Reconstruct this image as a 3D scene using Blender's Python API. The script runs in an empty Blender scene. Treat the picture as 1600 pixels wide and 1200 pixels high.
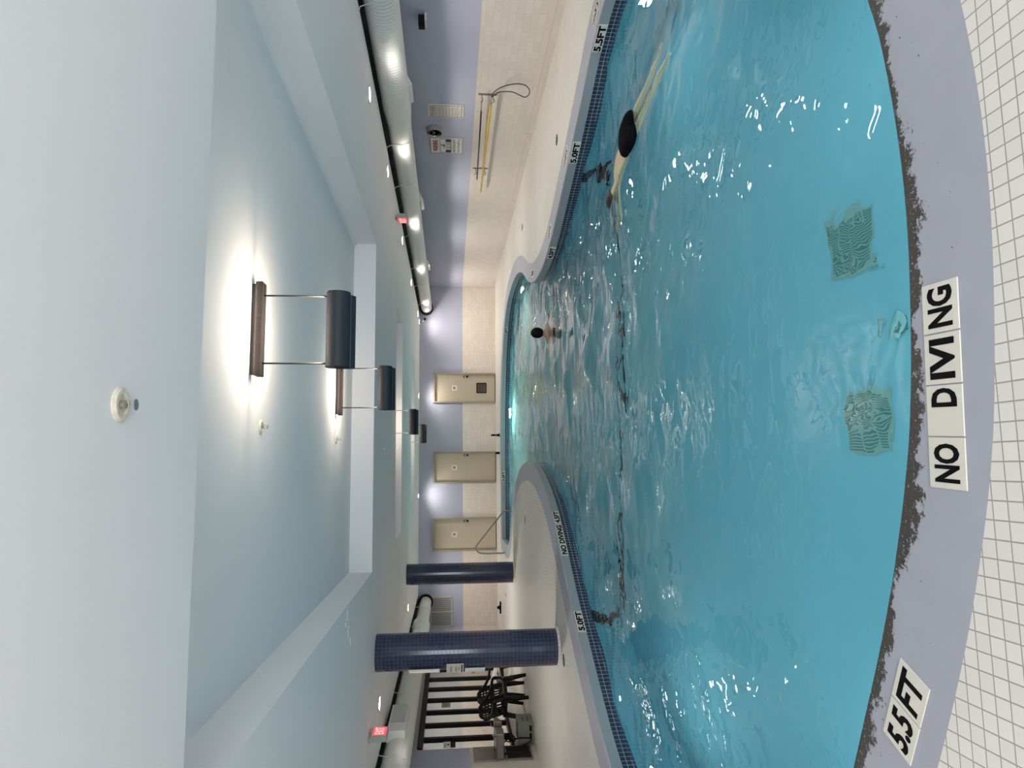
import bpy, bmesh, math, random
from math import pi, sin, cos, tan, radians, sqrt, atan2
from mathutils import Vector, Matrix
from mathutils.geometry import delaunay_2d_cdt

S = bpy.context.scene
COL = S.collection
random.seed(7)

# ------------------------------------------------------------------ camera, exposure, world, added fill light
F_PX = 1080.0
CAM_H = 1.5
PITCH = radians(5.13)
YAW = radians(6.86)
cd = bpy.data.cameras.new('camera')
cam = bpy.data.objects.new('camera', cd)
COL.objects.link(cam)
S.camera = cam
fwd = Vector((sin(YAW) * cos(PITCH), cos(YAW) * cos(PITCH), -sin(PITCH)))
rgt = Vector((cos(YAW), -sin(YAW), 0))
upv = rgt.cross(fwd)
# the photograph lies on its side: the picture's right is the room's down, the picture's up is the room's right
ax, ay, az = -upv, rgt, -fwd
cam.matrix_world = Matrix(((ax.x, ay.x, az.x, 0), (ax.y, ay.y, az.y, 0), (ax.z, ay.z, az.z, CAM_H), (0, 0, 0, 1)))
cd.sensor_fit = 'HORIZONTAL'
cd.sensor_width = 36.0
cd.lens = 36.0 * F_PX / 1600.0
cd.clip_start = 0.05
cd.clip_end = 100

S.view_settings.view_transform = 'Standard'
S.view_settings.look = 'None'
S.view_settings.gamma = 1.0
S.view_settings.use_curve_mapping = False
S.view_settings.exposure = 0.0

wd = bpy.data.worlds.new('world')
S.world = wd
wd.use_nodes = True
wd.node_tree.nodes['Background'].inputs[0].default_value = (0.55, 0.7, 0.85, 1)
wd.node_tree.nodes['Background'].inputs[1].default_value = 1.0
S.cycles.max_bounces = 10
S.cycles.diffuse_bounces = 5
S.cycles.glossy_bounces = 4
S.cycles.transmission_bounces = 6
S.cycles.sample_clamp_indirect = 6.0

P_BACK_FILL, P_DOWN, P_UP, P_POOL, P_HALL = 330, 92, 14, 20, 120
WARM = (1.0, 0.83, 0.66)
CREAMY = (1.0, 0.92, 0.85)


def area_light(name, loc, direction, sx, sy, power, color, parent=None, spread=pi):
    ld = bpy.data.lights.new(name, 'AREA')
    ld.shape = 'RECTANGLE'
    ld.size, ld.size_y = sx, sy
    ld.energy = power
    ld.color = color
    ld.spread = spread
    o = bpy.data.objects.new(name, ld)
    COL.objects.link(o)
    if parent:
        o.parent = parent
    o.location = loc
    o.rotation_mode = 'QUATERNION'
    o.rotation_quaternion = Vector(direction).to_track_quat('-Z', 'Y')
    return o


# unseen fill light added behind the camera, set at the added back window
area_light('daylight', (0.5, -3.9, 1.55), (0, 1, -0.02), 8.0, 1.5, P_BACK_FILL, (0.95, 0.97, 1.0))

# ------------------------------------------------------------------ materials


def new_mat(name):
    m = bpy.data.materials.new(name)
    m.use_nodes = True
    nt = m.node_tree
    return m, nt, nt.nodes['Principled BSDF']


def setp(b, color=None, rough=None, metal=None, spec=None, emis=None, estr=None):
    if color is not None:
        b.inputs['Base Color'].default_value = (*color, 1)
    if rough is not None:
        b.inputs['Roughness'].default_value = rough
    if metal is not None:
        b.inputs['Metallic'].default_value = metal
    if spec is not None:
        b.inputs['Specular IOR Level'].default_value = spec
    if emis is not None:
        b.inputs['Emission Color'].default_value = (*emis, 1)
        b.inputs['Emission Strength'].default_value = estr


def srgb(r, g, b):
    f = lambda c: (c / 255 / 12.92) if c <= 10 else ((c / 255 + 0.055) / 1.055) ** 2.4
    return (f(r), f(g), f(b))


def plain(name, color, rough=0.5, metal=0.0, spec=0.5, var=0.06, scale=6.0, bump=0.0, bscale=80.0):
    """a painted or moulded surface with faint mottling"""
    m, nt, b = new_mat(name)
    setp(b, color, rough, metal, spec)
    tc = nt.nodes.new('ShaderNodeTexCoord')
    nz = nt.nodes.new('ShaderNodeTexNoise')
    nz.inputs['Scale'].default_value = scale
    nz.inputs['Detail'].default_value = 4
    nt.links.new(tc.outputs['Object'], nz.inputs['Vector'])
    mx = nt.nodes.new('ShaderNodeMix')
    mx.data_type = 'RGBA'
    mx.inputs[6].default_value = (*[c * (1 - var) for c in color], 1)
    mx.inputs[7].default_value = (*[min(1, c * (1 + var)) for c in color], 1)
    nt.links.new(nz.outputs['Fac'], mx.inputs[0])
    nt.links.new(mx.outputs[2], b.inputs['Base Color'])
    if bump:
        n2 = nt.nodes.new('ShaderNodeTexNoise')
        n2.inputs['Scale'].default_value = bscale
        bp = nt.nodes.new('ShaderNodeBump')
        bp.inputs['Strength'].default_value = bump
        bp.inputs['Distance'].default_value = 0.004
        nt.links.new(tc.outputs['Object'], n2.inputs['Vector'])
        nt.links.new(n2.outputs['Fac'], bp.inputs['Height'])
        nt.links.new(bp.outputs['Normal'], b.inputs['Normal'])
    return m


def glow(name, color, strength, base=(0.8, 0.8, 0.8)):
    m, nt, b = new_mat(name)
    setp(b, base, 0.4, emis=color, estr=strength)
    return m


def tiled(name, c1, c2, grout, w, h, mortar, axes='XY', offset=0.0, rough=0.3, uv=False, bump=0.25, dirt=0.0, spec=0.5, smooth=0.1):
    """glazed tiles laid as a grid or running bond; axes picks the plane they lie in"""
    m, nt, b = new_mat(name)
    setp(b, c1, rough, 0, spec)
    tc = nt.nodes.new('ShaderNodeTexCoord')
    src = tc.outputs['UV'] if uv else tc.outputs['Object']
    if axes != 'XY' and not uv:
        sp = nt.nodes.new('ShaderNodeSeparateXYZ')
        cb = nt.nodes.new('ShaderNodeCombineXYZ')
        nt.links.new(src, sp.inputs[0])
        nt.links.new(sp.outputs[axes[0]], cb.inputs['X'])
        nt.links.new(sp.outputs[axes[1]], cb.inputs['Y'])
        src = cb.outputs[0]
    br = nt.nodes.new('ShaderNodeTexBrick')
    br.offset = offset
    br.squash = 1.0
    br.inputs['Color1'].default_value = (*c1, 1)
    br.inputs['Color2'].default_value = (*c2, 1)
    br.inputs['Mortar'].default_value = (*grout, 1)
    br.inputs['Scale'].default_value = 1.0
    br.inputs['Mortar Size'].default_value = mortar
    br.inputs['Mortar Smooth'].default_value = smooth
    br.inputs['Brick Width'].default_value = w
    br.inputs['Row Height'].default_value = h
    br.inputs['Bias'].default_value = 0.0
    nt.links.new(src, br.inputs['Vector'])
    col = br.outputs['Color']
    if dirt:
        nz = nt.nodes.new('ShaderNodeTexNoise')
        nz.inputs['Scale'].default_value = 1.3
        nz.inputs['Detail'].default_value = 6
        nt.links.new(tc.outputs['Object'], nz.inputs['Vector'])
        mx = nt.nodes.new('ShaderNodeMix')
        mx.data_type = 'RGBA'
        mx.blend_type = 'MULTIPLY'
        rp = nt.nodes.new('ShaderNodeMapRange')
        rp.inputs['From Min'].default_value = 0.3
        rp.inputs['From Max'].default_value = 0.7
        rp.inputs['To Min'].default_value = 1 - dirt
        rp.inputs['To Max'].default_value = 1.0
        nt.links.new(nz.outputs['Fac'], rp.inputs['Value'])
        mx.inputs[0].default_value = 1.0
        nt.links.new(col, mx.inputs[6])
        nt.links.new(rp.outputs[0], mx.inputs[7])
        col = mx.outputs[2]
    nt.links.new(col, b.inputs['Base Color'])
    # tiles are smoother than grout, and each sits at its own slight tilt
    rr = nt.nodes.new('ShaderNodeMapRange')
    rr.inputs['To Min'].default_value = rough
    rr.inputs['To Max'].default_value = 0.8
    nt.links.new(br.outputs['Fac'], rr.inputs['Value'])
    nt.links.new(rr.outputs[0], b.inputs['Roughness'])
    if bump:
        bp = nt.nodes.new('ShaderNodeBump')
        bp.invert = True
        bp.inputs['Strength'].default_value = bump
        bp.inputs['Distance'].default_value = 0.003
        nt.links.new(br.outputs['Fac'], bp.inputs['Height'])
        nt.links.new(bp.outputs['Normal'], b.inputs['Normal'])
    return m


M = {}
M['ceiling'] = plain('ceiling paint', srgb(233, 232, 234), 0.75, var=0.02, scale=1.2, bump=0.08, bscale=120)
M['paint'] = plain('lavender wall paint', srgb(179, 182, 201), 0.6, var=0.02, scale=1.5, bump=0.05)
M['bulkhead'] = plain('grey bulkhead paint', srgb(178, 182, 182), 0.6, var=0.02)
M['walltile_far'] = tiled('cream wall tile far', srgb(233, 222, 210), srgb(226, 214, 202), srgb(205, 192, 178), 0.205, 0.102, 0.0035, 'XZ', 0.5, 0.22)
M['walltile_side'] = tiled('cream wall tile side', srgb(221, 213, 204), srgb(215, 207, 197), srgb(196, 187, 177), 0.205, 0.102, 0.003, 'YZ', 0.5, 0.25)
M['deck'] = tiled('cream mosaic deck', srgb(236, 232, 224), srgb(230, 226, 217), srgb(166, 161, 150), 0.0535, 0.0535, 0.0022, 'XY', 0.0, 0.45, dirt=0.06)
M['band'] = tiled('blue waterline mosaic', srgb(40, 50, 74), srgb(52, 64, 90), srgb(190, 198, 204), 0.0535, 0.0535, 0.0022, uv=True, rough=0.15)
M['band_dark'] = tiled('black waterline mosaic', srgb(14, 16, 24), srgb(20, 23, 32), srgb(60, 66, 76), 0.0535, 0.0535, 0.002, uv=True, rough=0.15)
M['column'] = tiled('navy column mosaic', srgb(42, 49, 74), srgb(50, 58, 86), srgb(104, 108, 126), 0.0535, 0.0535, 0.0016, uv=True, rough=0.12)
M['plaster'] = plain('turquoise pool plaster', (0.16, 0.43, 0.525), 0.7, var=0.05, scale=1.2)
M['void'] = plain('black plenum', (0.006, 0.006, 0.006), 0.9)
M['duct'] = plain('white painted duct', srgb(216, 217, 213), 0.5, var=0.02)
M['white'] = plain('white plastic', srgb(228, 226, 220), 0.4, var=0.02)
M['whitemetal'] = plain('white enamel metal', srgb(206, 208, 204), 0.4, var=0.02)
M['black'] = plain('black plastic', (0.008, 0.007, 0.007), 0.45, spec=0.25, var=0.1)
M['rubber'] = plain('black rubber', (0.008, 0.008, 0.009), 0.7, spec=0.15)
M['housing'] = plain('charcoal lamp enamel', (0.016, 0.021, 0.028), 0.5, spec=0.3, var=0.06)
M['rust'] = plain('tarnished bronze plate', (0.028, 0.023, 0.022), 0.7, spec=0.2, var=0.5, scale=40)
M['rod'] = plain('dark steel rod', (0.03, 0.03, 0.03), 0.6, spec=0.2)
M['bronze'] = plain('dark bronze window frame', (0.008, 0.007, 0.006), 0.5, spec=0.2)
M['door'] = plain('beige door paint', srgb(194, 181, 160), 0.45, var=0.02)
M['doorframe'] = plain('taupe door frame paint', srgb(160, 150, 132), 0.45, var=0.02)
M['brown'] = plain('brown vent', (0.022, 0.012, 0.009), 0.7, spec=0.15)
M['steel'] = plain('brushed stainless steel', (0.55, 0.54, 0.52), 0.3, 1.0, var=0.08, scale=20)
M['darksteel'] = plain('dull stainless panel', (0.27, 0.245, 0.22), 0.45, 0.7, var=0.1, scale=9)
M['fountain'] = plain('dark brushed steel', (0.17, 0.155, 0.14), 0.35, 0.85, var=0.1, scale=15)
M['markertile'] = plain('ivory marker tile', srgb(226, 222, 208), 0.35, var=0.03)
M['ink'] = plain('black ink', (0.006, 0.006, 0.007), 0.8, spec=0.08, var=0.4, scale=90)
M['red'] = plain('red ink', (0.35, 0.03, 0.03), 0.5)
M['navy'] = plain('navy ink', (0.015, 0.015, 0.07), 0.5)
M['signboard'] = plain('white signboard', srgb(225, 220, 210), 0.4, var=0.02)
M['greyink'] = plain('grey print', (0.22, 0.21, 0.2), 0.6)
M['yellow'] = plain('yellow pole', (0.62, 0.42, 0.03), 0.35)
M['blueblack'] = plain('blue black pole', (0.012, 0.014, 0.04), 0.35)
M['clockrim'] = plain('silver clock rim', (0.42, 0.42, 0.45), 0.3, 0.6)
M['skin'] = plain('skin', (0.42, 0.27, 0.18), 0.5, var=0.05)
M['paleskin'] = plain('pale skin', (0.60, 0.50, 0.30), 0.5, var=0.05)
M['hair'] = plain('black hair', (0.006, 0.005, 0.005), 0.6, spec=0.15, var=0.3, scale=60, bump=0.4, bscale=160)
M['hairbrown'] = plain('dark brown hair', (0.03, 0.022, 0.016), 0.5, var=0.3, scale=60, bump=0.4, bscale=160)
M['shorts'] = plain('black swim shorts', (0.005, 0.005, 0.008), 0.8, spec=0.04, bump=0.5, bscale=30)
M['grate'] = plain('grey green drain grate', (0.20, 0.36, 0.33), 0.6)
M['grateslot'] = plain('drain slot', (0.05, 0.17, 0.17), 0.8)
M['fitting'] = plain('pale inlet fitting', (0.24, 0.47, 0.48), 0.5)
M['crate'] = plain('grey green crate', (0.20, 0.21, 0.16), 0.55)
M['flake'] = plain('bare white plaster flake', srgb(235, 240, 240), 0.8)
M['escutcheon'] = plain('ivory sprinkler plate', srgb(214, 208, 190), 0.5, var=0.25, scale=60)
M['brass'] = plain('sprinkler metal', (0.5, 0.48, 0.44), 0.35, 0.8)
M['lens'] = glow('downlight lens', (1.0, 0.9, 0.76), 38)
M['poollens'] = glow('pool light lens', (0.8, 1.0, 0.86), 8)
M['exitred'] = glow('lit red exit face', (1.0, 0.10, 0.13), 0.9, (0.6, 0.05, 0.06))
M['exittext'] = glow('pale exit letters', (1.0, 0.55, 0.5), 0.9, (0.8, 0.5, 0.5))
M['exitbody'] = plain('exit sign housing', (0.36, 0.40, 0.34), 0.45)
M['tube'] = glow('lamp tube', (1.0, 0.86, 0.7), 8)
M['greensign'] = plain('yellow green notice', (0.42, 0.5, 0.09), 0.5)


def coping_mat():
    m, nt, b = new_mat('grey painted coping, worn to bare concrete at the lip')
    paint = srgb(172, 174, 184)
    setp(b, paint, 0.5)
    tc = nt.nodes.new('ShaderNodeTexCoord')
    sp = nt.nodes.new('ShaderNodeSeparateXYZ')
    nt.links.new(tc.outputs['UV'], sp.inputs[0])
    geo = nt.nodes.new('ShaderNodeNewGeometry')
    gp = nt.nodes.new('ShaderNodeSeparateXYZ')
    nt.links.new(geo.outputs['Position'], gp.inputs[0])

    def math(op, a, bb, cl=False):
        n = nt.nodes.new('ShaderNodeMath')
        n.operation = op
        n.use_clamp = cl
        for i, x in enumerate((a, bb)):
            if isinstance(x, (int, float)):
                n.inputs[i].default_value = x
            elif x is not None:
                nt.links.new(x, n.inputs[i])
        return n.outputs[0]

    def noise(scale, detail=6, rough=0.6):
        n = nt.nodes.new('ShaderNodeTexNoise')
        n.inputs['Scale'].default_value = scale
        n.inputs['Detail'].default_value = detail
        n.inputs['Roughness'].default_value = rough
        nt.links.new(tc.outputs['Object'], n.inputs['Vector'])
        return n.outputs['Fac']
    near = math('LESS_THAN', gp.outputs['Y'], 3.4)
    # width of bare band = 0.03 + wobble
    wob = math('MULTIPLY', math('SUBTRACT', noise(3.2, 3), 0.5), 0.22)
    fine = math('MULTIPLY', math('SUBTRACT', noise(26, 8, 0.8), 0.5), 0.22)
    lim = math('ADD', math('ADD', wob, fine), 0.058)
    bare = math('LESS_THAN', sp.outputs['Y'], lim)
    chips = math('MULTIPLY', math('GREATER_THAN', noise(38, 5, 0.7), 0.675), math('LESS_THAN', sp.outputs['Y'], math('MULTIPLY', noise(5, 2), 0.42)))
    keep = math('GREATER_THAN', noise(85, 3), 0.36)
    mask = math('MULTIPLY', math('MULTIPLY', math('MAXIMUM', bare, chips), near), keep)
    mott = nt.nodes.new('ShaderNodeMix')
    mott.data_type = 'RGBA'
    mott.inputs[6].default_value = (*[c * 0.9 for c in paint], 1)
    mott.inputs[7].default_value = (*[c * 1.06 for c in paint], 1)
    nt.links.new(noise(5, 5), mott.inputs[0])
    conc = nt.nodes.new('ShaderNodeMix')
    conc.data_type = 'RGBA'
    conc.inputs[6].default_value = (0.03, 0.026, 0.022, 1)
    conc.inputs[7].default_value = (0.085, 0.072, 0.062, 1)
    nt.links.new(noise(60, 4), conc.inputs[0])
    mx = nt.nodes.new('ShaderNodeMix')
    mx.data_type = 'RGBA'
    nt.links.new(mask, mx.inputs[0])
    nt.links.new(mott.outputs[2], mx.inputs[6])
    nt.links.new(conc.outputs[2], mx.inputs[7])
    nt.links.new(mx.outputs[2], b.inputs['Base Color'])
    bp = nt.nodes.new('ShaderNodeBump')
    bp.invert = True
    bp.inputs['Strength'].default_value = 0.6
    bp.inputs['Distance'].default_value = 0.003
    nt.links.new(mask, bp.inputs['Height'])
    nt.links.new(bp.outputs['Normal'], b.inputs['Normal'])
    return m


M['coping'] = coping_mat()
M['copingface'] = plain('grey painted coping face', srgb(158, 166, 170), 0.45, var=0.04)


def water_mat():
    m = bpy.data.materials.new('pool water')
    m.use_nodes = True
    nt = m.node_tree
    nt.nodes.clear()
    out = nt.nodes.new('ShaderNodeOutputMaterial')
    mix = nt.nodes.new('ShaderNodeMixShader')
    rf = nt.nodes.new('ShaderNodeBsdfRefraction')
    rf.inputs['Color'].default_value = (0.82, 0.97, 0.98, 1)
    rf.inputs['Roughness'].default_value = 0.0
    rf.inputs['IOR'].default_value = 1.33
    gl = nt.nodes.new('ShaderNodeBsdfGlossy')
    gl.inputs['Color'].default_value = (1, 1, 1, 1)
    gl.inputs['Roughness'].default_value = 0.02
    fr = nt.nodes.new('ShaderNodeFresnel')
    fr.inputs['IOR'].default_value = 1.33
    tc = nt.nodes.new('ShaderNodeTexCoord')
    nz = nt.nodes.new('ShaderNodeTexNoise')
    nz.inputs['Scale'].default_value = 5.0
    nz.inputs['Detail'].default_value = 1.5
    nz.inputs['Distortion'].default_value = 0.4
    bp = nt.nodes.new('ShaderNodeBump')
    bp.inputs['Strength'].default_value = 0.28
    bp.inputs['Distance'].default_value = 0.05
    nt.links.new(tc.outputs['Object'], nz.inputs['Vector'])
    nt.links.new(nz.outputs['Fac'], bp.inputs['Height'])
    for n in (rf, gl, fr):
        nt.links.new(bp.outputs['Normal'], n.inputs['Normal'])
    nt.links.new(fr.outputs[0], mix.inputs[0])
    nt.links.new(rf.outputs[0], mix.inputs[1])
    nt.links.new(gl.outputs[0], mix.inputs[2])
    nt.links.new(mix.outputs[0], out.inputs['Surface'])
    return m


M['water'] = water_mat()


def glass_mat():
    m = bpy.data.materials.new('window glass')
    m.use_nodes = True
    nt = m.node_tree
    nt.nodes.clear()
    out = nt.nodes.new('ShaderNodeOutputMaterial')
    mix = nt.nodes.new('ShaderNodeMixShader')
    tr = nt.nodes.new('ShaderNodeBsdfTransparent')
    tr.inputs['Color'].default_value = (0.93, 0.95, 0.93, 1)
    gl = nt.nodes.new('ShaderNodeBsdfGlossy')
    gl.inputs['Roughness'].default_value = 0.01
    lw = nt.nodes.new('ShaderNodeLayerWeight')
    lw.inputs['Blend'].default_value = 0.5
    pw = nt.nodes.new('ShaderNodeMath')
    pw.operation = 'POWER'
    pw.inputs[1].default_value = 5.0
    nt.links.new(lw.outputs['Facing'], pw.inputs[0])
    fr = nt.nodes.new('ShaderNodeMath')
    fr.operation = 'MULTIPLY_ADD'
    fr.inputs[1].default_value = 0.8
    fr.inputs[2].default_value = 0.03
    nt.links.new(pw.outputs[0], fr.inputs[0])
    nt.links.new(fr.outputs[0], mix.inputs[0])
    nt.links.new(tr.outputs[0], mix.inputs[1])
    nt.links.new(gl.outputs[0], mix.inputs[2])
    nt.links.new(mix.outputs[0], out.inputs['Surface'])
    return m


M['glass'] = glass_mat()

# ------------------------------------------------------------------ mesh builder


class MB:
    def __init__(s):
        s.v, s.f, s.uv, s.mi = [], [], [], []

    def face(s, idx, uv=None, mi=0):
        s.f.append(tuple(idx))
        s.uv.append(uv)
        s.mi.append(mi)

    def quad(s, a, b, c, d, uv=None, mi=0):
        n = len(s.v)
        s.v += [tuple(a), tuple(b), tuple(c), tuple(d)]
        s.face((n, n + 1, n + 2, n + 3), uv, mi)

    def box(s, x0, x1, y0, y1, z0, z1, mi=0, mat=None):
        n = len(s.v)
        p = [Vector(q) for q in ((x0, y0, z0), (x1, y0, z0), (x1, y1, z0), (x0, y1, z0), (x0, y0, z1), (x1, y0, z1), (x1, y1, z1), (x0, y1, z1))]
        if mat:
            p = [mat @ q for q in p]
        s.v += [tuple(q) for q in p]
        for f in ((3, 2, 1, 0), (4, 5, 6, 7), (0, 1, 5, 4), (1, 2, 6, 5), (2, 3, 7, 6), (3, 0, 4, 7)):
            s.face([n + i for i in f], None, mi)
        return s

    def tube(s, pts, r, seg=10, closed=False, cap=True, mi=0):
        pts = [Vector(p) for p in pts]
        N = len(pts)
        rr = r if isinstance(r, (list, tuple)) else [r] * N
        rings = []
        prev = None
        for i, p in enumerate(pts):
            if closed:
                t = pts[(i + 1) % N] - pts[i - 1]
            else:
                t = pts[min(i + 1, N - 1)] - pts[max(i - 1, 0)]
            t.normalize()
            if prev is None:
                a = t.cross(Vector((0, 0, 1)))
                if a.length < 0.05:
                    a = t.cross(Vector((1, 0, 0)))
            else:
                a = prev - t * prev.dot(t)
            a.normalize()
            prev = a
            b = t.cross(a)
            n = len(s.v)
            s.v += [tuple(p + (a * cos(2 * pi * k / seg) + b * sin(2 * pi * k / seg)) * rr[i]) for k in range(seg)]
            rings.append(n)
        for i in range(N if closed else N - 1):
            n0, n1 = rings[i], rings[(i + 1) % N]
            for k in range(seg):
                s.face((n0 + k, n0 + (k + 1) % seg, n1 + (k + 1) % seg, n1 + k), None, mi)
        if cap and not closed:
            s.face([rings[0] + k for k in range(seg)][::-1], None, mi)
            s.face([rings[-1] + k for k in range(seg)], None, mi)
        return s

    def lathe(s, prof, c=(0, 0, 0), seg=32, axis='Z', mi=0, uvscale=None, R=None):
        """prof = [(radius, height)] turned about an axis through c"""
        rings = []
        for r, h in prof:
            n = len(s.v)
            for k in range(seg):
                a = 2 * pi * k / seg
                q = {'Z': (r * cos(a), r * sin(a), h), 'Y': (r * cos(a), h, -r * sin(a)), 'X': (h, r * cos(a), r * sin(a))}[axis]
                s.v.append((c[0] + q[0], c[1] + q[1], c[2] + q[2]))
            rings.append(n)
        for i in range(len(prof) - 1):
            n0, n1 = rings[i], rings[i + 1]
            for k in range(seg):
                uv = None
                if R:
                    d = 2 * pi * R / seg
                    uv = ((k * d, prof[i][1]), ((k + 1) * d, prof[i][1]), ((k + 1) * d, prof[i + 1][1]), (k * d, prof[i + 1][1]))
                s.face((n0 + k, n0 + (k + 1) % seg, n1 + (k + 1) % seg, n1 + k), uv, mi)
        for i, fl in ((0, True), (-1, False)):
            if prof[i][0] > 1e-4:
                f = [rings[i] + k for k in range(seg)]
                s.face(f[::-1] if fl else f, None, mi)
        return s

    def prism(s, poly, y0, y1, axis='X', mi=0):
        """poly = outline in the plane across the axis, pushed from y0 to y1"""
        n = len(s.v)
        N = len(poly)
        for h in (y0, y1):
            for a, b in poly:
                s.v.append({'X': (h, a, b), 'Y': (a, h, b), 'Z': (a, b, h)}[axis])
        for k in range(N):
            s.face((n + k, n + (k + 1) % N, n + N + (k + 1) % N, n + N + k), None, mi)
        s.face([n + k for k in range(N)][::-1], None, mi)
        s.face([n + N + k for k in range(N)], None, mi)
        return s

    def build(s, name, mat, parent=None, smooth=False, loc=None, normals=True, mw=None, bevel=0, auto=None):
        me = bpy.data.meshes.new(name)
        v = s.v
        if mw is not None:
            v = [tuple(mw @ Vector(p)) for p in v]
        me.from_pydata(v, [], s.f)
        for m in (mat if isinstance(mat, (list, tuple)) else [mat]):
            me.materials.append(m)
        if any(u is not None for u in s.uv):
            l = me.uv_layers.new(name='UVMap')
            for p, u in zip(me.polygons, s.uv):
                if u:
                    for li, c in zip(p.loop_indices, u):
                        l.data[li].uv = c
        for p, mi in zip(me.polygons, s.mi):
            p.material_index = mi
            p.use_smooth = smooth
        if normals:
            bm = bmesh.new()
            bm.from_mesh(me)
            bmesh.ops.recalc_face_normals(bm, faces=bm.faces)
            bm.to_mesh(me)
            bm.free()
        if auto is not None:
            me.set_sharp_from_angle(angle=radians(auto))
        me.update()
        o = bpy.data.objects.new(name, me)
        COL.objects.link(o)
        if parent:
            o.parent = parent
        if loc:
            o.location = loc
        if bevel:
            md = o.modifiers.new('bevel', 'BEVEL')
            md.width = bevel
            md.segments = 2
            md.limit_method = 'ANGLE'
        return o


def tag(o, label, cat, group=None, kind=None):
    o['label'] = label
    o['category'] = cat
    if group:
        o['group'] = group
    if kind:
        o['kind'] = kind
    return o


def thing(name, label, cat, loc=(0, 0, 0), rz=0.0, group=None, kind=None):
    o = bpy.data.objects.new(name, None)
    o.empty_display_size = 0.1
    COL.objects.link(o)
    o.location = loc
    o.rotation_euler = (0, 0, rz)
    return tag(o, label, cat, group, kind)


def struct(o, label=None, cat=None):
    o['kind'] = 'structure'
    if label:
        o['label'] = label
        o['category'] = cat
    return o


def dup(root, loc, rz=None, label=None):
    c = root.copy()
    COL.objects.link(c)
    c.location = loc
    if rz is not None:
        c.rotation_euler = (0, 0, rz)
    if label:
        c['label'] = label

    def kids(a, b):
        for ch in list(a.children):
            d = ch.copy()
            COL.objects.link(d)
            d.parent = b
            kids(ch, d)
    kids(root, c)
    return c


def text_mb(txt, size, depth=0.001, bold=0.0, align='CENTER', spacing=1.0):
    cu = bpy.data.curves.new('lettering', 'FONT')
    cu.body = txt
    cu.size = size
    cu.extrude = depth
    cu.offset = bold
    cu.align_x = align
    cu.align_y = 'CENTER'
    cu.space_character = spacing
    cu.resolution_u = 3
    o = bpy.data.objects.new('lettering', cu)
    COL.objects.link(o)
    bpy.context.view_layer.update()
    dg = bpy.context.evaluated_depsgraph_get()
    me = bpy.data.meshes.new_from_object(o.evaluated_get(dg))
    mb = MB()
    mb.v = [tuple(v.co) for v in me.vertices]
    for p in me.polygons:
        mb.face(tuple(p.vertices))
    bpy.data.objects.remove(o)
    bpy.data.curves.remove(cu)
    bpy.data.meshes.remove(me)
    return mb


def fit(mb, w, h):
    """stretch lettering to a given width and height about its middle"""
    xs = [p[0] for p in mb.v]
    ys = [p[1] for p in mb.v]
    cx, cy = (min(xs) + max(xs)) / 2, (min(ys) + max(ys)) / 2
    fx, fy = w / (max(xs) - min(xs)), h / (max(ys) - min(ys))
    mb.v = [((p[0] - cx) * fx, (p[1] - cy) * fy, p[2]) for p in mb.v]
    return mb


def frame_mat(origin, xdir, ydir):
    x = Vector(xdir).normalized()
    y = Vector(ydir).normalized()
    z = x.cross(y)
    return Matrix(((x.x, y.x, z.x, origin[0]), (x.y, y.y, z.y, origin[1]), (x.z, y.z, z.z, origin[2]), (0, 0, 0, 1)))


def smudge_text(mb, x0, x1, y0, y1, rows, seed, depth=0.001, fill=0.85):
    """rows of small strokes standing for print too small to read"""
    rd = random.Random(seed)
    rh = (y1 - y0) / rows
    for r in range(rows):
        yb = y1 - (r + 1) * rh + rh * 0.2
        x = x0
        end = x0 + (x1 - x0) * rd.uniform(fill, 1.0)
        while x < end:
            w = rh * rd.uniform(0.18, 0.3)
            mb.box(x, x + w * 0.5, yb, yb + rh * 0.6, 0, depth)
            if rd.random() < 0.75:
                q = rd.choice((0, 0.25, 0.48))
                mb.box(x, x + w * 1.4, yb + rh * q, yb + rh * (q + 0.12), 0, depth)
            x += w * 1.4 + rh * (0.12 if rd.random() < 0.8 else 0.35)
    return mb


# ------------------------------------------------------------------ pool outline
CTRL = [(-1.13, 2.62), (-0.91, 2.52), (-0.62, 2.39), (-0.29, 2.265), (0.1, 2.155), (0.52, 2.10), (0.9, 2.085), (1.3, 2.12), (1.67, 2.2),
        (2.35, 2.46), (3.1, 2.95), (3.8, 3.7), (4.3, 4.65), (4.5, 5.5), (4.53, 6.15), (4.42, 6.83), (4.2, 7.4), (3.86, 8.35), (3.58, 9.2), (3.35, 10.0), (3.23, 10.8), (3.24, 11.6), (3.34, 12.25), (3.55, 12.95), (3.78, 13.45), (4.02, 14.0), (4.25, 14.8), (4.38, 15.7), (4.4, 16.8), (4.28, 17.9), (3.95, 18.75), (3.4, 19.35), (2.5, 19.9), (1.5, 20.28), (0.4, 20.43), (-0.7, 20.46), (-1.6, 20.46)]
CORNER = [(-2.06, 20.46)]
CTRL2 = [(-2.06, 20.2), (-2.05, 19.4), (-2.03, 18.5), (-1.88, 17.9), (-1.5, 17.45), (-0.95, 16.95), (-0.42, 16.1), (-0.07, 15.1), (0.08, 13.9), (0.07, 13.0), (-0.03, 12.2), (-0.35, 11.1), (-0.7, 10.35), (-1.2, 9.58), (-1.75, 8.75), (-2.28, 7.85), (-2.66, 7.15), (-2.86, 6.6), (-3.0, 5.8), (-3.0, 5.0), (-2.82, 4.3), (-2.4, 3.6), (-1.8, 3.0), (-1.45, 2.78)]


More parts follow.
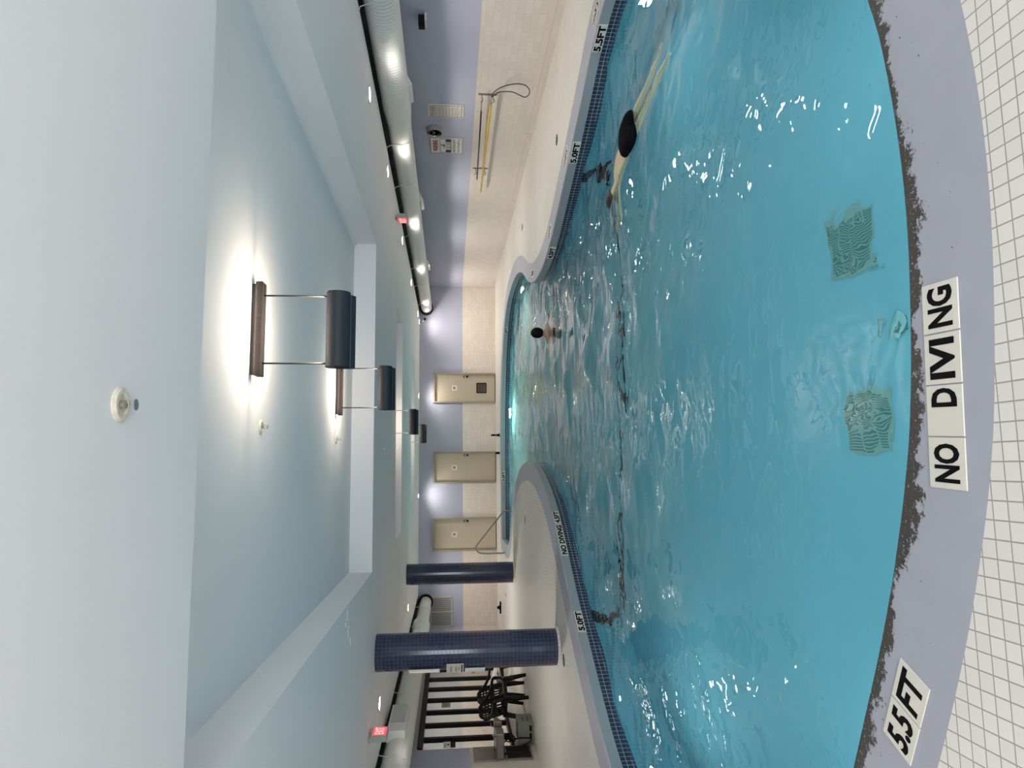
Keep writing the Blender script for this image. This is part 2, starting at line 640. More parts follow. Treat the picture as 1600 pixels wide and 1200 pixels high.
def catmull(pts, n=8):
    out = []
    N = len(pts)
    for i in range(N - 1):
        p0 = Vector(pts[max(i - 1, 0)])
        p1, p2 = Vector(pts[i]), Vector(pts[i + 1])
        p3 = Vector(pts[min(i + 2, N - 1)])
        for k in range(n):
            t = k / n
            out.append(0.5 * ((2 * p1) + (p2 - p0) * t + (2 * p0 - 5 * p1 + 4 * p2 - p3) * t * t + (3 * p1 - p0 - 3 * p2 + p3) * t ** 3))
    out.append(Vector(pts[-1]))
    return out


raw = catmull(CTRL) + [Vector(CORNER[0])] + catmull(CTRL2 + [CTRL[0]])[:-1]
# resample evenly
dist = [0]
for i in range(len(raw)):
    dist.append(dist[-1] + (raw[(i + 1) % len(raw)] - raw[i]).length)
NP = int(dist[-1] / 0.085)
LOOP = []
j = 0
for k in range(NP):
    d = dist[-1] * k / NP
    while dist[j + 1] < d:
        j += 1
    a, b = raw[j], raw[(j + 1) % len(raw)]
    LOOP.append(a.lerp(b, (d - dist[j]) / max(1e-6, dist[j + 1] - dist[j])))
ARC = [dist[-1] * k / NP for k in range(NP + 1)]
NRM = []
for i in range(NP):
    t = (LOOP[(i + 2) % NP] - LOOP[i - 2]).normalized()
    NRM.append(Vector((t.y, -t.x)))          # points away from the water (outline runs counter-clockwise)


def offset(d):
    return [LOOP[i] + NRM[i] * d for i in range(NP)]


def inside(p, poly):
    x, y = p[0], p[1]
    r = False
    n = len(poly)
    j = n - 1
    for i in range(n):
        a, b = poly[i], poly[j]
        if (a[1] > y) != (b[1] > y) and x < (b[0] - a[0]) * (y - a[1]) / (b[1] - a[1]) + a[0]:
            r = not r
        j = i
    return r


def nearest(x, y):
    best = min(range(NP), key=lambda i: (LOOP[i].x - x) ** 2 + (LOOP[i].y - y) ** 2)
    n = NRM[best]
    return best, LOOP[best], n


Z_WATER = -0.22
COPE = 0.36
DEPTHS = [(0, 1.68), (6.0, 1.60), (8.6, 1.50), (10.2, 1.37), (13.0, 1.18), (16.0, 1.0), (21, 0.9)]


def depth(y):
    for (a, da), (b, db) in zip(DEPTHS, DEPTHS[1:]):
        if y <= b:
            return da + (db - da) * (y - a) / (b - a)
    return DEPTHS[-1][1]


def strip(mb, la, za, lb, zb, va, vb, mi=0):
    for i in range(NP):
        k = (i + 1) % NP
        f = lambda z, p: z(p) if callable(z) else z
        u0, u1 = ARC[i], ARC[i + 1]
        mb.quad((*la[i], f(za, la[i])), (*la[k], f(za, la[k])), (*lb[k], f(zb, lb[k])), (*lb[i], f(zb, lb[i])), ((u0, va), (u1, va), (u1, vb), (u0, vb)), mi)


# coping: flat top, rounded lip, upright face
mb = MB()
o_out, o_in = offset(COPE), offset(0.016)
strip(mb, o_out, 0.0, o_in, 0.0, COPE, 0.016)
strip(mb, o_in, 0.0, offset(0.004), -0.005, 0.016, 0.008)
strip(mb, offset(0.004), -0.005, offset(0.0), -0.016, 0.008, 0.0)
strip(mb, offset(0.0), -0.016, offset(0.002), -0.118, 0.0, 0.0, 1)
strip(mb, offset(0.002), -0.118, offset(0.016), -0.126, 0.0, 0.0, 1)
cop = mb.build('pool_coping', [M['coping'], M['copingface']], normals=False, smooth=True, auto=50)
struct(cop, 'grey painted coping around the curved pool, worn at the near lip', 'coping')
mb = MB()
strip(mb, offset(0.014), -0.122, offset(0.014), -0.34, 0.122 - 0.0535 * 2.3, -0.34 + 0.122)
# recompute vertical texture coordinate so two whole courses show above the water
mb.uv = [((u[0][0], 0.0), (u[1][0], 0.0), (u[2][0], -0.218), (u[3][0], -0.218)) for u in mb.uv]
band = mb.build('waterline_tile_band', M['band'], normals=False, smooth=True)
struct(band, 'band of small dark blue tiles along the waterline of the pool', 'tile band')
mb = MB()
strip(mb, offset(0.012), -0.335, offset(0.012), lambda p: -0.22 - depth(p[1]), 0, 1)
pts = [(p.x, p.y) for p in offset(0.03)]
edges = [(i, (i + 1) % NP) for i in range(NP)]
gp = [(x * 0.5, y * 0.5) for x in range(-7, 11) for y in range(4, 43) if inside((x * 0.5, y * 0.5), LOOP) and min((LOOP[i] - Vector((x * 0.5, y * 0.5))).length for i in range(0, NP, 3)) > 0.2]
vv, ee, ff, *_ = delaunay_2d_cdt([Vector(p) for p in pts + gp], edges, [], 0, 1e-5)
n0 = len(mb.v)
mb.v += [(v.x, v.y, -0.22 - depth(v.y)) for v in vv]
for f in ff:
    c = sum((vv[i] for i in f), Vector((0, 0))) / 3
    if inside(c, pts):
        mb.face([n0 + i for i in f])
basin = mb.build('pool_basin', M['plaster'], smooth=False)
struct(basin, 'turquoise plastered pool basin sloping up to the far end', 'pool basin')

# deck with the pool cut out
X0, X1, Y0, Y1 = -5.0, 6.0, -4.0, 22.7
ZC, ZT = 2.5, 2.79
pts = [(p.x, p.y) for p in offset(COPE)]
n = len(pts)
rect = [(X0, Y0), (X1, Y0), (X1, Y1), (X0, Y1)]
vv, ee, ff, *_ = delaunay_2d_cdt([Vector(p) for p in pts + rect], [(i, (i + 1) % n) for i in range(n)] + [(n + i, n + (i + 1) % 4) for i in range(4)], [], 0, 1e-5)
mb = MB()
mb.v = [(v.x, v.y, 0.0) for v in vv]
for f in ff:
    c = sum((vv[i] for i in f), Vector((0, 0))) / 3
    if not inside(c, pts):
        mb.face(f)
flo = mb.build('floor', M['deck'])
struct(flo)

# water surface with real swell
rw = random.Random(11)
WAVES = []
for k in range(46):
    lam = 0.22 * (1.8 / 0.22) ** rw.random()
    th = rw.uniform(0, 2 * pi)
    WAVES.append((2 * pi / lam * cos(th), 2 * pi / lam * sin(th), rw.uniform(0, 2 * pi), 0.0015 * (lam / 0.5) ** 1.1))


def wave(x, y):
    z = 0
    for kx, ky, p, a in WAVES:
        z += a * sin(kx * x + ky * y + p)
    calm = 0.26 + 0.74 * min(1, max(0, (y - 3.6) / 3.5))
    return z * calm


STEP = 0.05
nx, ny = int(8.2 / STEP), int(19.2 / STEP)
big = offset(0.05)
mb = MB()
idx = {}
rows = []
for jy in range(ny + 1):
    y = 1.8 + jy * STEP
    xs = []
    N = len(big)
    for i in range(N):
        a, b = big[i], big[(i + 1) % N]
        if (a.y > y) != (b.y > y):
            xs.append(a.x + (b.x - a.x) * (y - a.y) / (b.y - a.y))
    rows.append(sorted(xs))
for jy in range(ny):
    ym = jy
    for ix in range(nx):
        x = -3.3 + (ix + 0.5) * STEP
        xs = rows[jy]
        ok = any(a <= x <= b for a, b in zip(xs[0::2], xs[1::2]))
        if not ok:
            continue
        q = []
        for dx, dy in ((0, 0), (1, 0), (1, 1), (0, 1)):
            key = (ix + dx, jy + dy)
            if key not in idx:
                px, py = -3.3 + key[0] * STEP, 1.8 + key[1] * STEP
                idx[key] = len(mb.v)
                mb.v.append((px, py, Z_WATER + wave(px, py)))
            q.append(idx[key])
        mb.face(q)
wat = mb.build('pool_water', M['water'], smooth=True, normals=False)
struct(wat, 'clear turquoise pool water with small ripples', 'water')

# dark line across the pool floor at the slope break and up both walls
mb = MB()
for k in range(26):
    xa, xb = -1.86 + 5.36 * k / 26, -1.86 + 5.36 * (k + 1) / 26
    ya, yb = 8.75 - 0.5 * k / 26, 8.75 - 0.5 * (k + 1) / 26
    mb.quad((xa, ya - 0.05, 0.006 - 0.22 - depth(ya)), (xb, yb - 0.05, 0.006 - 0.22 - depth(yb)), (xb, yb + 0.05, 0.006 - 0.22 - depth(yb)), (xa, ya + 0.05, 0.006 - 0.22 - depth(ya)))
ln = mb.build('slope_line', M['rubber'], normals=True)
struct(ln, 'dark line across the pool floor between the two depth marks', 'pool line')
for px, py in ((-1.80, 8.66), (3.78, 8.55)):
    i, p, nn = nearest(px, py)
    mb = MB()
    for d in range(-1, 1):
        a, b = LOOP[i + d] + NRM[i + d] * 0.002, LOOP[i + d + 1] + NRM[i + d + 1] * 0.002
        mb.quad((*a, -0.30), (*b, -0.30), (*b, -1.7), (*a, -1.7))
    s = mb.build('wall_stripe', M['rubber'])
    tag(s, 'black stripe down the pool wall under the %s 5.0FT mark' % ('left' if px < 0 else 'right'), 'pool stripe', 'pool wall stripes', 'structure')

# submerged entry steps in the far left corner
mb = MB()
for k in range(3):
    xa = -2.06 + 0.32 * (k + 1)
    mb.box(-2.1, xa, 18.3, 20.46, -1.25, -0.42 - 0.22 * k)
st = mb.build('pool_steps', M['plaster'])
struct(st, 'submerged entry steps below the handrail', 'steps')

# ------------------------------------------------------------------ room shell
# ceiling with three raised trays
TRAYS = [(-1.33, 3.03, 2.86, 9.25), (-1.3, 3.05, 13.0, 14.6), (-1.22, 3.0, 18.1, 19.75)]
CX0, CX1 = -4.0, 5.05
mb = MB()
ys = [Y0]
for (a, b, c, d) in TRAYS:
    mb.quad((CX0, ys[-1], ZC), (CX1, ys[-1], ZC), (CX1, c, ZC), (CX0, c, ZC))
    mb.quad((CX0, c, ZC), (a, c, ZC), (a, d, ZC), (CX0, d, ZC))
    mb.quad((b, c, ZC), (CX1, c, ZC), (CX1, d, ZC), (b, d, ZC))
    mb.quad((a, c, ZC), (b, c, ZC), (b, c, ZT), (a, c, ZT))
    mb.quad((a, d, ZC), (b, d, ZC), (b, d, ZT), (a, d, ZT))
    mb.quad((a, c, ZC), (a, d, ZC), (a, d, ZT), (a, c, ZT))
    rr = 0.07 if a < -1.32 else 0.0
    pts_ = [(b, ZC)] + [(b - rr + rr * cos(radians(q)), ZT - rr + rr * sin(radians(q))) for q in range(0, 91, 10)] + [(a, ZT)]
    for (xa, za), (xb, zb) in zip(pts_, pts_[1:]):
        mb.quad((xa, c, za), (xa, d, za), (xb, d, zb), (xb, c, zb))
    ys.append(d)
mb.quad((CX0, ys[-1], ZC), (CX1, ys[-1], ZC), (CX1, Y1, ZC), (CX0, Y1, ZC))
for xe in (CX0, CX1):
    mb.quad((xe, Y0, ZC), (xe, Y1, ZC), (xe, Y1, ZC + 0.012), (xe, Y0, ZC + 0.012))
struct(mb.build('ceiling', M['ceiling'], normals=False))
# black slots between the ceiling edge and the side walls, above the ducts
mb = MB()
mb.box(CX1 - 0.02, X1 + 0.1, Y0, Y1, ZC + 0.012, ZC + 0.1)
struct(mb.build('trim_1', M['void']))
mb = MB()
mb.box(X0 - 0.1, CX0 + 0.02, Y0, Y1, ZC + 0.012, ZC + 0.1)
struct(mb.build('trim_2', M['void']))

TL = 1.083                                    # top of the tiled dado
mb = MB()
mb.quad((X0, Y1, TL), (X1, Y1, TL), (X1, Y1, 2.6), (X0, Y1, 2.6), None, 0)
mb.quad((X0, Y1, 0), (X1, Y1, 0), (X1, Y1, TL), (X0, Y1, TL), None, 1)
struct(mb.build('wall_far', [M['paint'], M['walltile_far']], normals=False))
mb = MB()
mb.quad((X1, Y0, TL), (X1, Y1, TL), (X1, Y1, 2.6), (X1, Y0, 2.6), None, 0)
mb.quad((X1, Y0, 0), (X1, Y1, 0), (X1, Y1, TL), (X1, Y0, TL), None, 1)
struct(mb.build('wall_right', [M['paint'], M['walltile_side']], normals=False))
WY0, WY1, WZ0, WZ1 = 13.12, 19.2, 0.34, 2.08
TLL = 1.15
mb = MB()
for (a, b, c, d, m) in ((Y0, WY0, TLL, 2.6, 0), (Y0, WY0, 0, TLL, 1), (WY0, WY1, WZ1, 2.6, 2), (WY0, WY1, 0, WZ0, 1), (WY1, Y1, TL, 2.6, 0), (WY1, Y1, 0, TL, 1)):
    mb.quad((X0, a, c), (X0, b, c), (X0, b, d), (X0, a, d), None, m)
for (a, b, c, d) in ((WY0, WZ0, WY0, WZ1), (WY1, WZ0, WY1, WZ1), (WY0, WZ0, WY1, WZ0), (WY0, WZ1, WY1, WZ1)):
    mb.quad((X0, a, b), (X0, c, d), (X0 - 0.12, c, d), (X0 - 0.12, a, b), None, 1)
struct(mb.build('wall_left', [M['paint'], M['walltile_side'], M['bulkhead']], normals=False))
# wall behind the camera with a long window added for the fill light
mb = MB()
BX0, BX1, BZ0, BZ1 = -3.6, 4.6, 0.75, 2.35
for (a, b, c, d) in ((X0, BX0, 0, 2.6), (BX1, X1, 0, 2.6), (BX0, BX1, 0, BZ0), (BX0, BX1, BZ1, 2.6)):
    mb.quad((a, Y0, c), (b, Y0, c), (b, Y0, d), (a, Y0, d))
struct(mb.build('wall_back', M['paint'], normals=False))
w2 = thing('window_2', 'long window in the wall behind the camera', 'window', (0, 0, 0), kind='structure')
mb = MB()
for k in range(6):
    x = BX0 + (BX1 - BX0) * k / 5
    mb.box(x - 0.03, x + 0.03, Y0 - 0.08, Y0 - 0.01, BZ0, BZ1)
mb.box(BX0, BX1, Y0 - 0.08, Y0 - 0.01, BZ0, BZ0 + 0.06)
mb.box(BX0, BX1, Y0 - 0.08, Y0 - 0.01, BZ1 - 0.06, BZ1)
mb.build('window_frame', M['bronze'], w2)
mb = MB()
mb.quad((BX0, Y0 - 0.05, BZ0), (BX1, Y0 - 0.05, BZ0), (BX1, Y0 - 0.05, BZ1), (BX0, Y0 - 0.05, BZ1))
mb.build('pane', M['glass'], w2)

# the interior window on the left with its bronze mullions, and the passage behind it
w1 = thing('window_1', 'dark framed interior window with upright mullions on the left wall', 'window', (0, 0, 0), kind='structure')
for y in (13.72, 14.44, 15.17, 15.93, 16.69, 17.43, 18.2, 18.9):
    mb = MB()
    mb.box(X0 - 0.10, X0 - 0.02, y - 0.045, y + 0.045, WZ0, WZ1)
    mb.build('mullion', M['bronze'], w1)
mb = MB()
mb.box(X0 - 0.12, X0 + 0.02, WY0 + 0.04, WY1, WZ1 - 0.09, WZ1 + 0.01)
mb.box(X0 - 0.12, X0 + 0.02, WY0 + 0.04, WY1, WZ0 - 0.01, WZ0 + 0.05)
mb.build('window_frame', M['bronze'], w1)
mb = MB()
mb.quad((X0 - 0.06, WY0, WZ0), (X0 - 0.06, WY1, WZ0), (X0 - 0.06, WY1, WZ1), (X0 - 0.06, WY0, WZ1))
mb.build('pane', M['glass'], w1)
HX, HY0, HY1 = -7.4, 11.0, 28.0
mb = MB()
mb.quad((HX, HY0, 1.15), (HX, HY1, 1.15), (HX, HY1, 2.6), (HX, HY0, 2.6), None, 0)
mb.quad((HX, HY0, 0), (HX, HY1, 0), (HX, HY1, 1.15), (HX, HY0, 1.15), None, 1)
mb.quad((X0, Y1, 0), (X0, HY1, 0), (X0, HY1, 2.6), (X0, Y1, 2.6), None, 0)
for y in (HY0, HY1):
    mb.quad((HX, y, 1.15), (X0, y, 1.15), (X0, y, 2.6), (HX, y, 2.6), None, 0)
    mb.quad((HX, y, 0), (X0, y, 0), (X0, y, 1.15), (HX, y, 1.15), None, 3)
mb.quad((HX, HY0, 2.6), (X0, HY0, 2.6), (X0, HY1, 2.6), (HX, HY1, 2.6), None, 2)
mb.quad((HX, HY0, 0), (X0, HY0, 0), (X0, HY1, 0), (HX, HY1, 0), None, 1)
struct(mb.build('wall_passage', [M['bulkhead'], M['walltile_side'], M['ceiling'], M['walltile_far']], normals=False))
area_light('passage_lamp', (-6.0, 20.5, 2.5), (0, 0, -1), 0.5, 11.0, P_HALL, CREAMY)

# doors on the far wall
for n, (xa, xb, vent) in enumerate(((2.10, 3.09, True), (-0.52, 0.51, False), (-2.66, -1.60, False))):
    d = thing('door_%d' % (n + 1), ['beige door with a brown vent, rightmost on the far wall', 'plain beige door in the middle of the far wall', 'beige door behind the pool handrail'][n], 'door', ((xa + xb) / 2, Y1, 0), kind='structure')
    w = (xb - xa) / 2
    mb = MB()
    mb.box(-w, -w + 0.055, -0.09, 0.0, 0, 2.05)
    mb.box(w - 0.055, w, -0.09, 0.0, 0, 2.05)
    mb.box(-w + 0.055, w - 0.055, -0.09, 0.0, 1.99, 2.05)
    mb.build('door_frame', M['doorframe'], d, bevel=0.006)
    mb = MB()
    mb.box(-w + 0.06, w - 0.06, -0.018, 0.0, 0.015, 1.985)
    leaf = mb.build('door_leaf', M['door'], d)
    MB().box(-w + 0.056, w - 0.056, -0.03, 0.0, 0.001, 0.02).build('door_sweep', M['rubber'], d)  # dark strip standing in for the shaded gap under the leaf
    MB().box(w - 0.15, w - 0.085, -0.022, -0.018, 0.90, 1.06).build('handle_plate', M['rod'], d)
    mb = MB()
    mb.tube([(w - 0.12, -0.02, 1.0), (w - 0.12, -0.07, 1.0), (w - 0.14, -0.075, 1.0), (w - 0.26, -0.075, 1.0)], 0.017, 8)
    mb.lathe([(0.03, -0.02), (0.03, -0.028), (0.02, -0.032)], (w - 0.12, 0, 1.0), 16, 'Y')
    mb.build('door_handle', M['steel'], d, smooth=True, auto=40)
    mb = MB()
    mb.box(-0.085, 0.085, -0.026, -0.018, 1.27, 1.44)
    sg = mb.build('door_sign', M['signboard'], d)
    mb = MB()
    mb.box(-0.04, 0.04, -0.0275, -0.026, 1.32, 1.40)
    mb.build('symbol', M['greyink'], sg)
    if vent:
        mb = MB()
        mb.box(-0.17, 0.17, -0.03, -0.018, 0.30, 0.335)
        mb.box(-0.17, 0.17, -0.03, -0.018, 0.595, 0.63)
        mb.box(-0.17, -0.135, -0.03, -0.018, 0.335, 0.595)
        mb.box(0.135, 0.17, -0.03, -0.018, 0.335, 0.595)
        for k in range(9):
            z = 0.35 + k * 0.0275
            mb.box(-0.135, 0.135, -0.027, -0.019, z, z + 0.017)
        mb.build('door_vent', M['brown'], d)
mb = MB()
mb.box(X0, X1, Y1 - 0.012, Y1, 0, 0.10)
struct(mb.build('baseboard_far', M['walltile_far']))
mb = MB()
mb.box(X1 - 0.012, X1, Y0, Y1, 0, 0.10)
struct(mb.build('baseboard_right', M['walltile_side']))

# ------------------------------------------------------------------ tiled columns and the boards on the first
for k, (x, y, r, lab) in enumerate(((-2.5, 9.93, 0.245, 'thick navy mosaic column carrying white notice boards'), (-2.46, 16.62, 0.24, 'navy mosaic column standing nearer the doors'))):
    mb = MB()
    prof = [(r, 0.0)] + [(r, z * 0.25) for z in range(1, 10)] + [(r, ZC)]
    NF = 29                                  # one flat facet per tile around the shaft
    mb.lathe(prof, (0, 0, 0), NF, 'Z', R=NF * 0.0535 / (2 * pi))
    c = thing('mosaic_column', lab, 'column', (x, y, 0), kind='thing')
    mb.build('shaft', M['column'], c)
    mb = MB()
    mb.lathe([(r + 0.02, 0.0), (r + 0.02, 0.012), (r, 0.03)], (0, 0, 0), 56)
    mb.build('base_trim', M['deck'], c, smooth=True, auto=40)


def board(name, label, cx, cy, cz, w, h, ang, col_xy=(-2.5, 9.93), r=0.245):
    """flat board held tangent to the column at the given bearing"""
    d = Vector((cos(ang), sin(ang), 0))
    org = Vector((col_xy[0], col_xy[1], cz)) + d * (r + 0.012)
    t = thing(name, label, 'notice board', org)
    xd = Vector((-sin(ang), cos(ang), 0))
    return t, frame_mat((0, 0, 0), xd, (0, 0, 1))


ANG = radians(214)
t, mw = board('blank_board', 'tall blank white board, topmost on the thick navy column', 0, 0, 1.845, 0.2, 0.42, radians(205))
MB().box(-0.10, 0.10, -0.205, 0.205, -0.006, 0.006).build('panel', M['signboard'], t, mw=mw)
t, mw = board('notice_sign', 'white sign with black print and a navy bar, middle of the thick column', 0, 0, 1.43, 0.2, 0.22, radians(222))
MB().box(-0.11, 0.11, -0.115, 0.115, -0.006, 0.006).build('panel', M['signboard'], t, mw=mw)
for a, b, c, d, sd in ((-0.075, 0.075, 0.035, 0.075, 3), (-0.075, 0.075, -0.03, 0.005, 4), (-0.04, 0.045, -0.065, -0.04, 5)):
    smudge_text(MB(), a, b, c, d, 1, sd).build('print_line', M['ink'], t, mw=mw @ Matrix.Translation((0, 0, 0.0062)))
MB().box(-0.10, 0.10, -0.10, -0.082, 0.006, 0.0072).build('bar', M['navy'], t, mw=mw)
t, mw = board('dispenser_box', 'narrow white box with a tan tab, lowest on the thick column', 0, 0, 1.16, 0.15, 0.27, radians(205))
MB().box(-0.08, 0.08, -0.135, 0.135, -0.008, 0.02).build('panel', M['white'], t, mw=mw, bevel=0.004)
MB().box(-0.16, -0.07, 0.0, 0.04, 0.02, 0.028).build('tab', M['doorframe'], t, mw=mw)

# ------------------------------------------------------------------ ducts
# right hand duct
DX, DZ, DR = 5.25, 2.272, 0.186
dr = thing('air_duct', 'long white round duct along the right wall, ribbed at its near end', 'duct', (DX, 10, DZ))


def ribbed(y0, y1, r, pitch=0.06, amp=0.0085):
    prof = []
    y = y0
    while y < y1:
        prof += [(r, y), (r, y + pitch * 0.6), (r + amp, y + pitch * 0.75), (r + amp, y + pitch * 0.85)]
        y += pitch
    return prof


MB().lathe(ribbed(-14.0, -0.4, DR + 0.006), (0, 0, 0), 48, 'Y').build('ribbed_run', M['duct'], dr, smooth=True)
MB().lathe(ribbed(-0.4, 12.55, DR - 0.008, 0.35, 0.0012), (0, 0, 0), 48, 'Y').build('smooth_run', M['duct'], dr, smooth=True)
MB().lathe([(DR + 0.006, -0.55), (DR + 0.02, -0.5), (DR + 0.02, -0.35), (DR + 0.002, 0.0), (DR - 0.006, 0.15)], (0, 0, 0), 48, 'Y').build('collar', M['duct'], dr, smooth=True, auto=40)
MB().lathe([(DR, 12.5), (DR + 0.035, 12.5), (DR + 0.035, 12.69), (DR, 12.69)], (0, 0, 0), 48, 'Y').build('end_flange', M['rubber'], dr, smooth=True, auto=40)
for y in (9.3, 13.5, 17.9, 5.2):
    mb = MB()
    yy = y - 10
    c = Matrix.Rotation(radians(-28), 4, 'Y')
    mb.box(-0.11, 0.11, yy - 0.24, yy + 0.24, -DR - 0.045, -DR + 0.03, mat=c)
    g = mb.build('register', M['duct'], dr, bevel=0.012)
for y in (7.15, 10.5, 12.1, 14.8, 17.3, 19.0, 21.2):
    yy = y - 10
    mb = MB()
    mb.tube([(DX * 0 - 0.26, yy, ZC - DZ - 0.009), (-0.22, yy, ZC - DZ - 0.018), (-DR * 0.92, yy, 0.09), (-DR * 1.02, yy, 0.0), (-DR * 0.75, yy, -DR * 0.7)], 0.006, 6)
    mb.build('strap', M['whitemetal'], dr, smooth=True)

# left hand duct
LX, LZ, LR = -4.15, 2.262, 0.2
dl = thing('air_duct', 'white round duct above the interior window on the left', 'duct', (LX, 12, LZ))
MB().lathe(ribbed(-14.0, 7.0, LR, 0.30, 0.003), (0, 0, 0), 48, 'Y').build('main_run', M['duct'], dl, smooth=True)
MB().lathe([(LR + 0.002, 6.6), (LR + 0.03, 6.7), (LR + 0.03, 7.1), (LR - 0.02, 7.3)], (0.0, 0, 0), 48, 'Y').build('elbow_collar', M['duct'], dl, smooth=True, auto=40)
MB().lathe(ribbed(7.0, 10.6, LR - 0.02, 0.30, 0.002), (-0.05, 0, 0), 48, 'Y').build('end_run', M['duct'], dl, smooth=True)
MB().lathe([(LR, 10.5), (LR + 0.03, 10.5), (LR + 0.03, 10.69), (LR, 10.69)], (-0.05, 0, 0), 48, 'Y').build('end_flange', M['rubber'], dl, smooth=True, auto=40)
mb = MB()
ry0, ry1 = 10.85 - 12, 12.0 - 12
mb.box(0.08, LR + 0.10, ry0, ry1, -0.10, 0.17)
reg = mb.build('register', M['duct'], dl, bevel=0.008)
mb = MB()
mb.box(LR + 0.10, LR + 0.112, ry0 + 0.30, ry1 - 0.04, -0.075, -0.065)
mb.box(LR + 0.10, LR + 0.112, ry0 + 0.30, ry1 - 0.04, 0.135, 0.145)
mb.box(LR + 0.10, LR + 0.112, ry0 + 0.29, ry0 + 0.31, -0.075, 0.145)
mb.box(LR + 0.10, LR + 0.112, ry1 - 0.05, ry1 - 0.03, -0.075, 0.145)
for k in range(12):
    mb.box(LR + 0.101, LR + 0.108, ry0 + 0.31, ry1 - 0.05, -0.06 + k * 0.0165, -0.054 + k * 0.0165)
mb.build('grille', M['whitemetal'], reg)
for y in (10.2, 12.9, 15.6, 18.0, 20.5):
    yy = y - 12
    mb = MB()
    mb.tube([(0.26, yy, ZC - LZ - 0.009), (0.22, yy, ZC - LZ - 0.016), (LR * 0.93, yy, 0.09), (LR * 1.02, yy, 0.0), (LR * 0.75, yy, -LR * 0.7)], 0.006, 6)
    mb.build('strap', M['whitemetal'], dl, smooth=True)

# ------------------------------------------------------------------ lamps
# pendant lamps: dark box hung on two rods under a ceiling plate, shining up past the plate


def pendant(y, label, light=True):
    t = thing('pendant_lamp', label, 'pendant lamp', (0.91, y, ZT), group='pendant lamps over the pool')
    mb = MB()
    mb.box(-0.31, 0.31, -0.05, 0.05, -0.075, -0.03)
    mb.build('ceiling_plate', M['rust'], t, bevel=0.004)
    mb = MB()
    mb.box(-0.30, 0.30, -0.015, 0.015, -0.03, 0.0)
    mb.build('plate_mount', M['rod'], t)
    for s in (-1, 1):
        MB().tube([(s * 0.225, 0, -0.07), (s * 0.225, 0, -0.48)], 0.006, 8).build('rod', M['rod'], t, smooth=True)
    prof = [(0.078 * cos(2 * pi * k / 28), -0.555 + 0.078 * sin(2 * pi * k / 28)) for k in range(28)]
    MB().prism(prof, -0.25, 0.25, 'X').build('housing', M['housing'], t, smooth=True, auto=40)
    MB().prism([(0.0, -0.58), (0.085, -0.56), (0.09, -0.655), (0.03, -0.665), (-0.005, -0.64)], -0.25, 0.235, 'X').build('lens_tray', M['housing'], t, bevel=0.004)
    mb = MB()
    mb.box(0.235, 0.252, -0.06, 0.06, -0.59, -0.50)
    mb.build('end_cap', M['rubber'], t)
    MB().box(-0.253, -0.25, -0.05, 0.05, -0.63, -0.54).build('end_cap', M['rubber'], t)
    # the lamp in the plate and the lamp on top of the housing both wash the ceiling
    for s in (-1, 1):
        area_light('plate_glow', (0, s * 0.075, -0.06), (0, s * 0.6, 1.0), 0.56, 0.03, P_UP * 0.2, WARM, t)
    area_light('uplight', (0, 0, -0.468), (0, 0, 1), 0.42, 0.06, P_UP * 0.8, WARM, t)
    return t


pendant(4.57, 'black pendant lamp nearest the camera, first under the raised ceiling')
pendant(7.95, 'second black pendant lamp, before the far edge of the first ceiling recess')
pendant(13.85, 'third black pendant lamp, in the middle ceiling recess')
pendant(18.75, 'farthest and smallest black pendant lamp, in the last ceiling recess')


def downlight(x, y, label, power=1.0, blend=0.7, group='recessed downlights'):
    t = thing('recessed_downlight', label, 'downlight', (x, y, ZC), group=group)
    MB().lathe([(0.088, 0.0), (0.105, -0.002), (0.108, -0.008), (0.09, -0.012), (0.088, -0.006)], (0, 0, 0), 32).build('trim_ring', M['whitemetal'], t, smooth=True, auto=40)
    MB().lathe([(0.0, -0.006), (0.088, -0.006)], (0, 0, 0), 32).build('lens', M['lens'], t, normals=False)
    ld = bpy.data.lights.new('downlight_beam', 'SPOT')
    ld.energy = P_DOWN * power
    ld.color = CREAMY
    ld.spot_size = radians(150)
    ld.spot_blend = blend
    ld.shadow_soft_size = 0.07
    o = bpy.data.objects.new('downlight_beam', ld)
    COL.objects.link(o)
    o.parent = t
    o.location = (0, 0, -0.03)
    return t


for (x, y, lab) in ((4.6, 8.2, 'downlight nearest the camera beside the right ribbed duct'), (4.71, 10.71, 'downlight before the right hand exit sign'),
                    (4.72, 14.14, 'first downlight past the right hand exit sign'), (4.73, 17.48, 'downlight beside the bright far stretch of right duct'),
                    (4.73, 21.2, 'downlight beside the black end ring of the right duct'), (4.7, 22.2, 'downlight in the far right ceiling corner'),
                    (2.29, 22.2, 'downlight above the door with the brown vent'), (-0.87, 22.2, 'downlight above the wall left of the middle door'),
                    (-3.3, 17.09, 'downlight seen between the two navy columns'), (-3.3, 10.36, 'downlight nearest the left exit sign')):
    downlight(x, y, lab, 0.55 if y > 22 else (1.5 if y > 14 else 1.0))
for (x, y) in ((4.65, 5.0), (4.65, 1.6), (-3.3, 5.0), (-3.3, 1.2), (-3.3, 21.5)):  # extra lamps out of view, added to light the room
    downlight(x, y, 'downlight over the deck outside the picture, out of sight')


